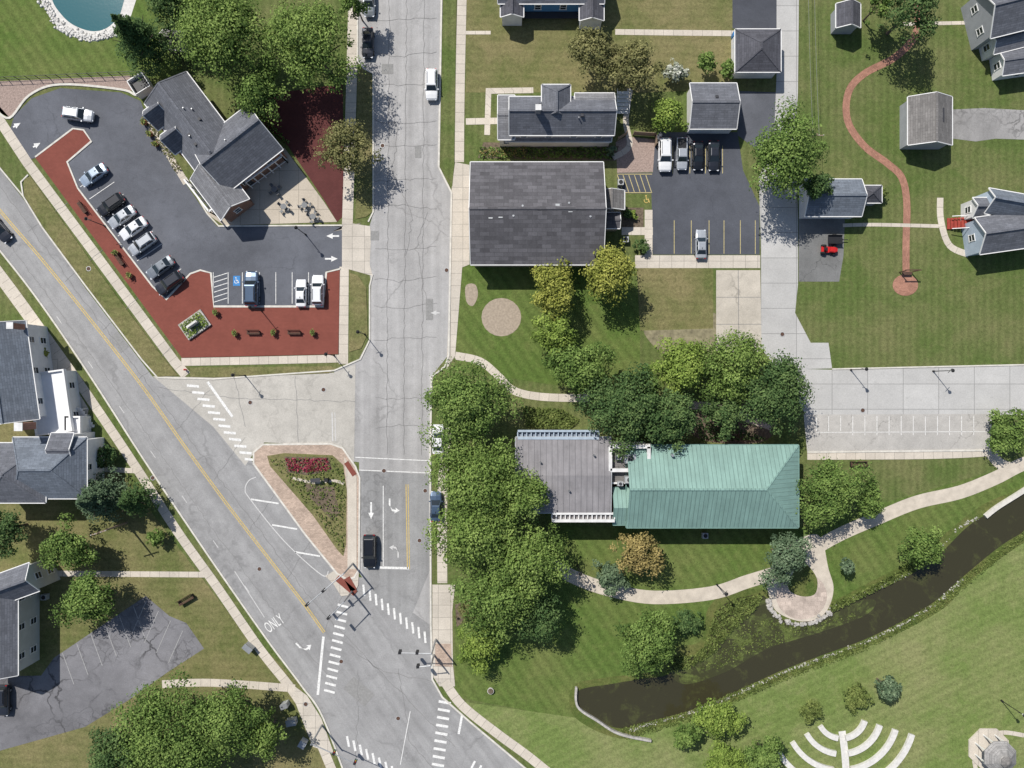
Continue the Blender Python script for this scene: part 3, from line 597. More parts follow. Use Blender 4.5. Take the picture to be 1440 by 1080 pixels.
T(680,680,72,12,'bright','large bright tree covering the west end of the grey metal roof'); T(742,788,62,11,'bright','large tree below the grey metal roof'); T(668,755,62,12,'bright','large tree over the kerb south west of the library'); T(702,840,62,11,'mid','large tree by the corner lawn above the lime bush'); T(735,700,38,12,'bright','tree crown touching the white beams of the library'); T(760,868,38,9,'dark','dark tree nearest the curved path on the corner lawn')
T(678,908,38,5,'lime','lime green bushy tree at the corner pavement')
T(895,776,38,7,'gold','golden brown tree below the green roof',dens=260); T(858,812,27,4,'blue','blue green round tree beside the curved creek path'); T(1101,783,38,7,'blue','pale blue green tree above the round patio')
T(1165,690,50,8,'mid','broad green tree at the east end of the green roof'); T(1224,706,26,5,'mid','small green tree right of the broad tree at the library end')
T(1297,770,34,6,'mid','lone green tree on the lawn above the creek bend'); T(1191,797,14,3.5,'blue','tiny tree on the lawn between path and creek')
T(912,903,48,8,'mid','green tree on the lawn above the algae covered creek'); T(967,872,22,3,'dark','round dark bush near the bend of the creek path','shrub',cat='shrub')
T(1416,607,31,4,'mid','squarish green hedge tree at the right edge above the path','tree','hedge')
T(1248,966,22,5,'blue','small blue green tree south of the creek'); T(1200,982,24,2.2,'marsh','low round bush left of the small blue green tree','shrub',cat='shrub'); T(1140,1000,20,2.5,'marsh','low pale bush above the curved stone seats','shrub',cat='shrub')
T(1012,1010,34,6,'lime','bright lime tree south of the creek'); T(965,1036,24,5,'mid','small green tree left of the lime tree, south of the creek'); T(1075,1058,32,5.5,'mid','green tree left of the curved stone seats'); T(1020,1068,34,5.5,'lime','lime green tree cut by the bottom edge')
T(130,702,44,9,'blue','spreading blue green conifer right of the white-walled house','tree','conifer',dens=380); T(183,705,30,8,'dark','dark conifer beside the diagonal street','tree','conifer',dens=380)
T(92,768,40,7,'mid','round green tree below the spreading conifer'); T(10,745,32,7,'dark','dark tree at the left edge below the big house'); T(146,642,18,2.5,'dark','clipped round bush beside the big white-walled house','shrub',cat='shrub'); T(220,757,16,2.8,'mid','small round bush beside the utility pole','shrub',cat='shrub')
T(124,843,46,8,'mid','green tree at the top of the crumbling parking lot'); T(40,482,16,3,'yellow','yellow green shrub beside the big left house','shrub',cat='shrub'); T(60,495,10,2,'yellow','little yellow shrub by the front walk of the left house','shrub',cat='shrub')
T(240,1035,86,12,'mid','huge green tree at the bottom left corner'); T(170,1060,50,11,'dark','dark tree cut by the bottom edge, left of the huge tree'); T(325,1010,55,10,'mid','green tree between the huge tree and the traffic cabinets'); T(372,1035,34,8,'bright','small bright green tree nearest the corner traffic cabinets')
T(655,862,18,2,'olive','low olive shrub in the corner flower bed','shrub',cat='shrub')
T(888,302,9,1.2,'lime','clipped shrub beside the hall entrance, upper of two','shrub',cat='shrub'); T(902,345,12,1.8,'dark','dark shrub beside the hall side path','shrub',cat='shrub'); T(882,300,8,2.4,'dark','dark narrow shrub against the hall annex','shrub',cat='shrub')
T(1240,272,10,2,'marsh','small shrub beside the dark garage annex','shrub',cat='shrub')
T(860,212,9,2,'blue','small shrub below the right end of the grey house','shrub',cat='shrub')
def scatter(name,poly,n,size,mat,z0,z1,label,cat):
    xs=[p[0] for p in poly]; ys=[p[1] for p in poly]; P=[]
    while len(P)<n:
        x=random.uniform(min(xs),max(xs)); y=random.uniform(min(ys),max(ys))
        if inpoly(x,y,poly): w=W(x,y); P.append((w.x,w.y,random.uniform(z0,z1)))
    P=np.array(P); cl=np.sin(P[:,0]*1.7)*np.cos(P[:,1]*1.9)
    me=leafmesh(name,P,np.array([[0,0,1.]])+rng.normal(0,.5,(n,3)),rng.uniform(.5,1.2,n)*size,.45+cl*.2+rng.normal(0,.2,n),F[mat]); o=bpy.data.objects.new(name,me); C.objects.link(o); return tag(o,label,cat,kind='stuff')
scatter('marsh_plants',[(1072,836),(1034,840),(1004,860),(992,903),(978,920),(944,924),(940,944),(968,940),(1004,918),(1032,884),(1062,858)],2400,.30,'marsh',.08,.4,'marsh plants growing at the algae covered inlet','marsh plants')
scatter('floating_weeds',[(1040,880),(1086,868),(1120,882),(1200,862),(1212,866),(1140,890),(1075,912),(1010,940),(975,945),(1005,925)],900,.26,'marsh',.035,.06,'green weeds floating in the algae covered creek','weeds')
scatter('marsh_plants',[(1165,850),(1230,820),(1290,786),(1300,792),(1240,826),(1170,860)],1200,.3,'marsh',.1,.5,'bank plants along the north side of the creek','marsh plants')
scatter('bank_plants',[(870,1024),(960,1002),(1090,948),(1220,900),(1222,912),(1100,958),(970,1014),(880,1040)],2400,.26,'marsh',.03,.25,'low green plants between stones on the south creek bank','plants')
scatter('bank_plants',[(1224,898),(1270,872),(1320,843),(1360,806),(1440,746),(1442,756),(1366,818),(1324,856),(1274,884),(1228,908)],1500,.24,'marsh',.03,.25,'low green plants on the creek bank toward the right edge','plants')
scatter('red_flowers',[(402,644),(460,644),(466,660),(432,664),(408,662)],500,.28,'red',.2,.5,'red flowers massed in the traffic island bed','flowers')
scatter('island_plants',[(380,645),(470,643),(484,660),(486,700),(484,775),(476,768),(440,718)],850,.30,'marsh',.17,.45,'mixed low plants growing in the traffic island garden','plants')
scatter('ground_cover',[(735,572),(790,575),(815,590),(800,604),(740,600)],1600,.32,'marsh',.05,.5,'low ground cover north of the grey metal roof','ground cover')
scatter('grove_undergrowth',[(975,590),(1040,602),(1080,618),(985,620)],500,.3,'dark',.05,.5,'shaded undergrowth in the grove above the green roof','plants')
scatter('garden_plants',[(675,208),(865,208),(860,224),(675,222)],1500,.28,'mid',.05,.5,'green plants in the long bed below the grey house','plants')
scatter('garden_flowers',[(675,212),(740,208),(740,222),(675,220)],140,.26,'gold',.4,.6,'orange flowers in the bed below the grey house','flowers')
scatter('edge_plants',[(200,165),(210,164),(256,240),(248,244)],300,.26,'olive',.05,.4,'low plants beside the station building walk','plants')
scatter('front_garden',[(30,455),(60,480),(68,505),(52,500)],350,.3,'yellow',.1,.6,'yellow flowers in the front garden of the left house','flowers')
scatter('weeds',[(860,650),(866,600),(960,600),(900,628)],300,.3,'mid',.05,.4,'weeds between library wall and green roof','plants')
scatter('brick_yard_shrubs',[(335,145),(352,142),(408,200),(398,206)],300,.3,'mid',.1,.6,'low shrubs behind the station building wing','plants')
# ================================================================ BUILDINGS
def wing(root,cx,cy,w,d,ang,eave,rise,kind='gable',roof=S_GREY,wall=W_WHITE,over=.4,z0=0.,win=1.,hips=(1,1),cap=True,trim=TRIM,vents=0,storeys=1):
    s=K*(H-eave)/H; L=w*s/2; D=d*s/2; c=W(cx,cy,eave); a=R(-ang); ca,sa=math.cos(a),math.sin(a)
    Tt=lambda x,y,z: Vector((c.x+x*ca-y*sa,c.y+x*sa+y*ca,z))
    l,dd=L-over,D-over; k=rise/D
    m=MB(); A=[(-l,-dd),(l,-dd),(l,dd),(-l,dd)]
    for i in range(4):
        p,q=A[i],A[(i+1)%4]; wl=math.hypot(q[0]-p[0],q[1]-p[1])
        m.face([Tt(*p,z0),Tt(*q,z0),Tt(*q,eave-.05),Tt(*p,eave-.05)],[(0,z0),(wl,z0),(wl,eave),(0,eave)])
        if kind=='gable' and i in (1,3):
            m.face([Tt(*p,eave-.05),Tt(*q,eave-.05),Tt(p[0],0,eave+rise-.25)],[(0,eave),(wl,eave),(wl/2,eave+rise)])
    m.build('wall',wall,root)
    m=MB(); th=.16; z1=eave
    if kind=='flat':
        m.box(Tt(0,0,eave-.1),(2*L,2*D,.24),a); r=m.build('roof',roof,root)
        m=MB()
        for x,y,sx,sy in ((0,D-.12,2*L,.24),(0,-D+.12,2*L,.24),(L-.12,0,.24,2*D-.49),(-L+.12,0,.24,2*D-.49)): m.box(Tt(x,y,eave+.22),(sx,sy,.4),a)
        m.build('parapet',trim,root)
    else:
        h0=D*hips[0] if kind=='hip' else 0; h1=D*hips[1] if kind=='hip' else 0
        h0=min(h0,L*.98); h1=min(h1,L*.98)
        E=[(-L,-D),(L,-D),(L,D),(-L,D)]; r0=(-L+h0,0); r1=(L-h1,0); zr=eave+rise
        sl=math.hypot(D,rise)
        m.face([Tt(-L,-D,z1),Tt(L,-D,z1),Tt(*r1,zr),Tt(*r0,zr)],[(-L,0),(L,0),(r1[0],sl),(r0[0],sl)])
        m.face([Tt(L,D,z1),Tt(-L,D,z1),Tt(*r0,zr),Tt(*r1,zr)],[(L,0),(-L,0),(r0[0],sl),(r1[0],sl)])
        if h1>0: m.face([Tt(L,-D,z1),Tt(L,D,z1),Tt(*r1,zr)],[(-D,0),(D,0),(0,math.hypot(h1,rise))])
        if h0>0: m.face([Tt(-L,D,z1),Tt(-L,-D,z1),Tt(*r0,zr)],[(-D,0),(D,0),(0,math.hypot(h0,rise))])
        for i in range(4):
            p,q=E[i],E[(i+1)%4]
            if kind=='gable' and i in (1,3):
                e=r1 if i==1 else r0
                m.face([Tt(*p,z1-th),Tt(e[0],0,zr-th),Tt(e[0],0,zr),Tt(*p,z1)]); m.face([Tt(e[0],0,zr-th),Tt(*q,z1-th),Tt(*q,z1),Tt(e[0],0,zr)])
            else: m.face([Tt(*p,z1-th),Tt(*q,z1-th),Tt(*q,z1),Tt(*p,z1)])
        m.face([Tt(-L,-D,z1-th),Tt(*r0,zr-th),Tt(*r1,zr-th),Tt(L,-D,z1-th)]); m.face([Tt(L,D,z1-th),Tt(*r1,zr-th),Tt(*r0,zr-th),Tt(-L,D,z1-th)])
        r=m.build('roof',roof,root)
        if cap:
            m=MB(); m.bar(Tt(*r0,zr+.02),Tt(*r1,zr+.02),.3,.06)
            if h1>0: m.bar(Tt(*r1,zr),Tt(L,-D,z1+.02),.2,.05); m.bar(Tt(*r1,zr),Tt(L,D,z1+.02),.2,.05)
            if h0>0: m.bar(Tt(*r0,zr),Tt(-L,-D,z1+.02),.2,.05); m.bar(Tt(*r0,zr),Tt(-L,D,z1+.02),.2,.05)
            m.build('ridge_cap',roof,r)
        m=MB(); m.bar(Tt(-L,-D-.06,z1-.08),Tt(L,-D-.06,z1-.08),.13,.14); m.bar(Tt(-L,D+.06,z1-.08),Tt(L,D+.06,z1-.08),.13,.14)
        if kind=='hip': m.bar(Tt(L+.06,-D,z1-.08),Tt(L+.06,D,z1-.08),.13,.14); m.bar(Tt(-L-.06,-D,z1-.08),Tt(-L-.06,D,z1-.08),.13,.14)
        else:
            for e in (-1,1):
                x=e*(L+.03); m.bar(Tt(x,-D,z1-.05),Tt(x,0,zr-.05),.1,.16); m.bar(Tt(x,D,z1-.05),Tt(x,0,zr-.05),.1,.16)
        m.build('gutter',trim,root)
        for i in range(vents):
            x=random.uniform(-.8,.8)*L; y=random.choice((-1,1))*D*random.uniform(.15,.4); z=zr-abs(y)*k
            mv=MB(); 
            if i%2: mv.cyl(Tt(x,y,z-.1),Tt(x,y,z+.4),.09,.09,8)
            else: mv.box(Tt(x,y,z+.08),(.4,.4,.3),a)
            mv.build('roof_vent',STEEL if i%2 else DTRIM,r)
    if win>0:
        for nx,ny,ln,off in ((0,-1,l,dd),(0,1,l,dd),(1,0,dd,l),(-1,0,dd,l)):
            wn=Vector((nx*ca-ny*sa,nx*sa+ny*ca)); 
            if wn.dot(Vector((-c.x,-c.y)))<=0: continue
            n=max(1,int(2*ln/3.2*win)); aw=a+math.atan2(ny,nx)
            for sidx in range(storeys):
                zz=z0+(eave-z0)/storeys*(sidx+.55)
                for i in range(n):
                    t=-ln+2*ln*(i+.5)/n; x=nx*off+(-ny)*t; y=ny*off+nx*t
                    q=Tt(x+nx*.03,y+ny*.03,zz); f=MB(); hh=1.35; ww=.95
                    for (dy,dz,sy,sz) in ((0,hh/2,ww+.2,.12),(0,-hh/2,ww+.26,.12),(ww/2,0,.1,hh-.13),(-ww/2,0,.1,hh-.13),(0,0,ww-.11,.06)):
                        f.box((q.x-math.sin(aw)*dy,q.y+math.cos(aw)*dy,q.z+dz),(.1,sy,sz),aw)
                    fo=f.build('window',TRIM,root); g=MB(); q=Tt(x+nx*.012,y+ny*.012,zz); g.box(q,(.03,ww-.02,hh-.02),aw); g.build('pane',GLASS,fo)
    return r,Tt,L,D,a
def chimney(root,px,py,z,s=.7,h=1.5,mat=CHIM):
    p=W(px,py,z); m=MB(); m.box((p.x,p.y,z-h/2),(s,s,h+.6)); c=m.build('chimney',mat,root)
    m=MB(); m.box((p.x,p.y,z+.33),(s*1.2,s*1.2,.1)); m.build('chimney_cap',CONCW,c)
def door(root,px,py,z,ang,mat=DTRIM,w=1.,h=2.1):
    p=W(px,py,z); d=MB(); d.box((p.x,p.y,h/2+.1),(.1,w,h),R(-ang)); o=d.build('door',mat,root); k=MB(); k.box((p.x+.07*math.cos(R(-ang)),p.y+.07*math.sin(R(-ang)),1.1),(.06,.1,.1),R(-ang)); k.build('handle',STEEL,o)
def bldg(label,px,py,name='house',cat='house',group=None): return thing(name,label,cat,W(px,py,0),group)
# station building
b=bldg('long grey-roofed building with cross gables and white-railed porches beside the brick plaza lot',300,200,'station_building','building')
wing(b,280,186,158,74,53,4.2,3.1,'hip',S_GREY,W_BRICK,.6,vents=6,trim=TRIM,hips=(.2,.9))
wing(b,334,209,100,80,-38,4.3,3.0,'gable',S_GREY,W_BRICK,.5,vents=2)
wing(b,309,266,72,50,53,3.7,1.9,'gable',S_LIGHT,W_BRICK,.4,vents=1)
wing(b,222,162,26,34,-37,4.4,2.2,'gable',S_GREY,W_BRICK,.3,win=0); wing(b,246,196,26,34,-37,4.4,2.2,'gable',S_GREY,W_BRICK,.3,win=0)
for (x0,y0,x1,y1) in ((268,258,302,302),(302,302,338,276),(352,262,402,226),(402,226,392,206)):
    m=MB(); p,q=W(x0,y0,1),W(x1,y1,1)
    m.bar((p.x,p.y,3.1),(q.x,q.y,3.1),.25,.2); m.bar((p.x,p.y,.9),(q.x,q.y,.9),.1,.08); n=5
    for i in range(n+1): t=p.lerp(q,i/n); m.box((t.x,t.y,1.6),(.14,.14,3.1))
    m.build('porch_railing',TRIM,b)
door(b,352,258,1,55)
e=thing('bin_enclosure','small white-edged bin enclosure beside the station building','bin enclosure',W(203,124))
m=MB(); p=W(203,124)
for dx,dy,sx,sy in ((0,1.2,2.6,.12),(0,-1.2,2.6,.12),(1.3,0,.12,2.28),(-1.3,0,.12,2.28)): m.box((p.x+dx*.85-dy*.53,p.y+dx*.53+dy*.85,.9),(sx,sy,1.8),R(32))
m.build('fence_panel',TRIM,e); m=MB(); m.box((p.x,p.y,.65),(1.9,1.5,1.2),R(32)); m.build('bin',BLACK,e)
b=bldg('small dark pond shed half hidden under the big trees at top left',255,58,'shed','shed'); wing(b,250,57,44,26,8,2.6,1.2,'gable',S_TAN,W_DARK,.3,win=0)
# grey house
b=bldg('grey-roofed house with dormer and white trim above the big hall',780,168); wing(b,790,163,148,54,0,5.,2.2,'gable',S_GREY,W_WHITE,.3,vents=4,storeys=2)
wing(b,712,165,24,62,0,4.2,1.1,'gable',S_LIGHT,W_WHITE,.25); wing(b,782,142,46,40,90,5.8,1.7,'hip',S_GREY,W_WHITE,.3,hips=(.8,.1)); wing(b,836,143,56,24,0,4.6,.9,'gable',S_LIGHT,W_WHITE,.3)
wing(b,785,193,150,12,0,2.9,.35,'gable',S_LIGHT,W_WHITE,.15,win=0,cap=False)
chimney(b,757,152,8.2,.7,2,S_LIGHT); 
st=MB(); p=W(876,150)
for i in range(6): st.box((p.x-.2,p.y-i*.5+1.5,1.5-i*.22),(1.8,.48,.12))
st.bar((p.x-1.2,p.y+1.8,2.4),(p.x-1.2,p.y-1.4,1.),.1,.1); st.bar((p.x+.8,p.y+1.8,2.4),(p.x+.8,p.y-1.4,1.),.1,.1); st.build('steps',TRIM,b)
# big hall
b=bldg('large rectangular hall with dark taupe shingle roof beside the main street',755,300,'hall','building'); wing(b,755,300,187,144,0,4.6,3.,'gable',S_BROWN,W_TAN,.4,vents=0,win=.5)
wing(b,859,281,27,38,90,3.6,1.,'gable',S_TAN,W_TAN,.2); wing(b,861,310,22,22,0,3.,.5,'gable',S_BROWN,W_TAN,.2,win=0)
for i,(x,y) in enumerate([(704,304),(722,304),(784,290),(800,286),(802,296),(735,290),(690,305),(830,305)]):
    z=7.3-abs(y-293)*.035; p=W(x,y,z); m=MB(); m.cyl((p.x,p.y,z-.5),(p.x,p.y,z+.35),.16,.16,8) if i%2 else m.box((p.x,p.y,z),(.6,.6,.5)); m.build('roof_vent',STEEL if i%2 else HVAC,b)
m=MB()
for i in range(17):
    p=W(672+i*10.6,299,7.25); m.box((p.x,p.y,7.22),(.16,.16,.2))
m.build('snow_guard_row',HVAC,b)
def garage(label,px,py,w,d,ang,eave,rise,kind,roof,wall,**k):
    b=bldg(label,px,py,'garage','garage'); wing(b,px,py,w,d,ang,eave,rise,kind,roof,wall,.3,win=0,**k); return b
b=garage('small grey gabled garage above the row of four parked cars',1003,149,66,64,0,3.,1.6,'gable',S_GREY,W_WHITE,vents=1); door(b,990,184,0,90,TRIM,2.6,2.2)
b=garage('dark hip-roofed garage at the top of the alley',1066,71,60,64,90,3.,1.6,'hip',S_DARK,W_WHITE,hips=(.8,.8)); door(b,1066,103,0,90,TRIM,3.,2.2)
b=garage('weathered grey garage at the end of the gravel driveway',1308,170,68,62,90,2.9,1.7,'gable',S_TAN,W_GREY); door(b,1308,205,0,90,TRIM,2.4,2.)
p=W(1321,160,4.3); m=MB(); m.bar((p.x-1.,p.y,4.3),(p.x+1.,p.y,3.85),2.1,.08); m.build('roof_panel',DTRIM,b)
b=garage('grey gabled garage between the alley and the red path',1172,278,80,52,0,3.,1.6,'gable',S_BLUE,W_WHITE); wing(b,1224,273,24,32,90,2.6,1.,'hip',S_DARK,W_GREY,.2,win=0)
b=garage('small dark shed by the top edge right of the alley',1193,22,34,34,90,2.6,1.2,'gable',S_DARK,W_GREY)
b=bldg('blue-sided house cut by the top edge with two dark porch roofs',775,-10); wing(b,775,-25,150,60,0,3.4,2.2,'gable',S_GREY,W_BLUE,.3); wing(b,720,8,32,32,90,3.,1.,'gable',S_DARK,W_WHITE,.2,win=0); wing(b,832,12,34,34,90,3.,1.,'gable',S_DARK,W_WHITE,.2,win=0)
m=MB(); p=W(775,20); m.box((p.x,p.y,.5),(9,1.8,.12)); m.build('deck',DTRIM,b)
b=bldg('grey-roofed house with white porch at the top right corner',1420,40); wing(b,1428,8,90,72,-14,4.9,2.4,'gable',S_GREY,W_GREY,.4,storeys=1); wing(b,1425,54,64,30,-14,3.,1.2,'gable',S_LIGHT,W_WHITE,.25); wing(b,1438,84,62,36,-8,2.7,.9,'gable',S_GREY,W_WHITE,.3)
b=bldg('pale blue house with red steps at the right edge',1405,315); wing(b,1432,290,90,36,10,3.8,2.,'gable',S_BLUE,W_PBLUE,.3); wing(b,1416,326,84,52,-8,3.8,2.,'gable',S_GREY,W_PBLUE,.3); wing(b,1385,292,34,28,0,3.2,1.3,'gable',S_GREY,W_WHITE,.2)
st=MB(); p=W(1350,315)
for i in range(9): st.box((p.x-1.9+i*.45,p.y,.2+i*.15),(.43,1.7,.12))
st.box((p.x+2.3,p.y+.3,1.5),(1.3,2.6,.12)); st.build('steps',REDW,b); m=MB(); m.bar((p.x-1.9,p.y+.95,1.1),(p.x+2,p.y+.95,2.4),.1,.1); m.bar((p.x-1.9,p.y-.95,1.1),(p.x+2,p.y-.95,2.4),.1,.1); m.build('railing',TRIM,b)
b=bldg('big grey-roofed house with bright white flat roof at the left edge',60,590,'house')
wing(b,10,525,140,72,82,5.4,2.5,'gable',S_BLUE,W_WHITE,.4,storeys=2,win=.7); wing(b,70,658,104,86,0,5.2,2.8,'hip',S_BLUE,W_WHITE,.4,storeys=2,hips=(.6,.8),win=.7); wing(b,20,665,84,88,90,5.4,2.6,'hip',S_GREY,W_WHITE,.4,win=0)
wing(b,72,566,52,88,-8,3.,0,'flat',DECK,W_WHITE,.2,trim=TRIM); wing(b,88,632,32,46,0,5.6,1.3,'gable',S_GREY,W_WHITE,.2,win=0); wing(b,104,598,22,26,0,2.6,0,'flat',DECK,W_WHITE,.1,trim=TRIM,win=0)
chimney(b,28,600,8.6,1.,2.4); chimney(b,16,458,8.4,.8,2,CHIM)
st=MB()
p=W(118,585)
for i in range(7): st.box((p.x+i*.2-.4,p.y+1.2-i*.42,1.2-i*.17),(1.9,.4,.12),R(-15))
st.build('steps',CONCW,b)
m=MB()
for i in range(6):
    p=W(118+i*2.2,575+i*9,1.); m.box((p.x,p.y,.6),(.09,.09,1.2))
m.build('railing',TRIM,b)
b=bldg('grey-white walled grey-roofed house at the left edge beside the crumbling lot',30,880); wing(b,-12,885,130,74,90,5.3,2.4,'gable',S_GREY,W_CREAM,.3,storeys=2,win=.9); wing(b,24,820,52,42,-20,5.5,2.,'gable',S_GREY,W_CREAM,.3,storeys=2)
# library
b=bldg('library with green metal hip roof, flat grey metal roof and white concrete beams',930,680,'library','library')
wing(b,1002,684,242,116,0,5.4,3.0,'hip',GREENROOF,W_BRICK,.6,hips=(.0,.95),trim=GTRIM,win=.5)
wing(b,885,712,46,52,0,5.1,1.4,'gable',GREENROOF,W_BRICK,.3,win=0,trim=GTRIM,cap=False)
wing(b,792,668,134,106,0,5.8,.6,'gable',PURPLEROOF,CONCW,.3,cap=False,win=.4,trim=HVAC)
wing(b,884,652,60,56,0,5.2,0,'flat',S_TAN,CONCW,.1,trim=CONCW,win=0)
for (x0,x1,y,z,n,mt,wd) in ((728,842,611,5.6,18,BLUECONC,10),(776,864,727,5.6,14,CONCW,10)):
    top=x0==728
    m=MB(); a0,a1=W(x0,y-wd/2,z),W(x1,y-wd/2,z); b0,b1=W(x0,y+wd/2,z),W(x1,y+wd/2,z)
    m.bar(a0,a1,.3,.5); m.bar(b0,b1,.4,.6); m.build('edge_beam',mt,b)
    for i in range(n+1):
        t=i/n; p,q=a0.lerp(a1,t),b0.lerp(b1,t); mm=MB(); mm.bar((p.x,p.y-.16,z-.02),(q.x,q.y+.22,z-.02),.16,.3); mm.build('cross_beam',mt,b)
    m=MB(); c=W((x0+x1)/2,y,z-.4); m.box((c.x,c.y,z-.35),((x1-x0)*K*.94,wd*K*.9,.1)); m.build('soffit',SOFF if top else PURPLEROOF,b)
m=MB(); 
for (x0,y0,x1,y1) in ((858,628,914,628),(912,628,912,662),(858,628,858,662),(858,661,914,661)): p,q=W(x0,y0,6.),W(x1,y1,6.); m.bar(p,q,.5,.7)
m.build('roof_frame',CONCW,b)
for (x,y,s,h) in ((884,674,1.2,1.3),(872,680,.8,.9),(886,645,1.6,1.),(870,643,.8,.8),(900,645,.7,.7)):
    p=W(x,y,6); m=MB(); m.box((p.x,p.y,5.4+h/2),(s,s*.8,h)); u=m.build('rooftop_unit',HVAC,b); m=MB(); m.cyl((p.x,p.y,5.4+h),(p.x,p.y,5.5+h),s*.28,s*.28,12); m.build('fan',DTRIM,u)
for x,y in ((760,650),(800,690),(835,640)):
    p=W(x,y,6.2); m=MB(); m.cyl((p.x,p.y,5.9),(p.x,p.y,6.7),.14,.14,8); m.build('roof_vent',DSTEEL,b)
p=W(945,640,6.4); m=MB(); m.cyl((p.x,p.y,5.8),(p.x,p.y,7.0),.2,.2,8); m.build('roof_vent',STEEL,b)
# gazebo
g=thing('gazebo','eight-sided weathered grey gazebo in the bottom right corner','gazebo',W(1408,1066))
c=W(1408,1066,3.)
m=MB(); m.prism([(c.x+3.3*math.cos(i*math.pi/4+.39),c.y+3.3*math.sin(i*math.pi/4+.39)) for i in range(8)],0,.25); m.build('floor',WALK,g)
m=MB(); E=lambda a,r,z: Vector((c.x+r*math.cos(a),c.y+r*math.sin(a),z))
for i in range(8):
    a0,a1=i*math.pi/4+.39,(i+1)*math.pi/4+.39
    m.face([E(a0,2.6,2.8),E(a1,2.6,2.8),E(a1,.7,4.),E(a0,.7,4.)],[(0,0),(2.,0),(1.5,2.2),(.6,2.2)]); m.face([E(a1,2.6,2.7),E(a0,2.6,2.7),E(a0,2.6,2.8),E(a1,2.6,2.8)])
r=m.build('roof',S_PALE,g); m=MB()
for i in range(8):
    a0,a1=i*math.pi/4+.39,(i+1)*math.pi/4+.39; m.face([E(a0,.9,4.2),E(a1,.9,4.2),Vector((c.x,c.y,4.8))],[(0,0),(1,0),(.5,1.5)]); m.face([E(a0,.68,3.9),E(a1,.68,3.9),E(a1,.9,4.2),E(a0,.9,4.2)])
m.build('cupola',S_TAN,r)
for i in range(8):
    m=MB(); a=i*math.pi/4+.39; m.box((c.x+2.3*math.cos(a),c.y+2.3*math.sin(a),1.5),(.15,.15,2.5)); m.build('post',TRIM,g)
ribbon('gazebo_walk',[(1378,1100),(1370,1066),(1384,1038),(1410,1030),(1440,1034)],6,.03,WALK)
for r_ in (34,56,79,103):
    for side,(a0,a1) in (('right',(16,80)),('left',(98,150))):
        pts=[(1182+r_*math.cos(R(a0+(a1-a0)*i/14)),1003+r_*math.sin(R(a0+(a1-a0)*i/14))) for i in range(15)]
        m=MB(); ribbon_into(m,pts,7.5,.0,.45); nth={34:'first and innermost',56:'second',79:'third',103:'outermost'}[r_]
        tag(m.build('stone_seat',PSTONE),'curved pale stone seat, %s row on the %s of the aisle'%(nth,side),'stone seat','curved stone seats in the park')
ribbon('aisle',[(1184,1028),(1188,1060),(1192,1120)],10,.03,PSTONE)
def ac(px,py,l):
    p=W(px,py); t=thing('air_conditioner',l,'air conditioner',(p.x,p.y,0)); m=MB(); m.box((p.x,p.y,.45),(.85,.85,.8)); m.build('casing',HVAC,t); m=MB(); m.cyl((p.x,p.y,.85),(p.x,p.y,.9),.32,.32,14); m.build('fan',BLACK,t)
ac(872,258,'grey air conditioner between hall annex and hatched bay'); ac(879,338,'grey air conditioner at the right wall of the hall'); ac(66,838,'grey air conditioner beside the grey-white walled house'); ac(990,752,'grey air conditioner on the grass below the green roof')
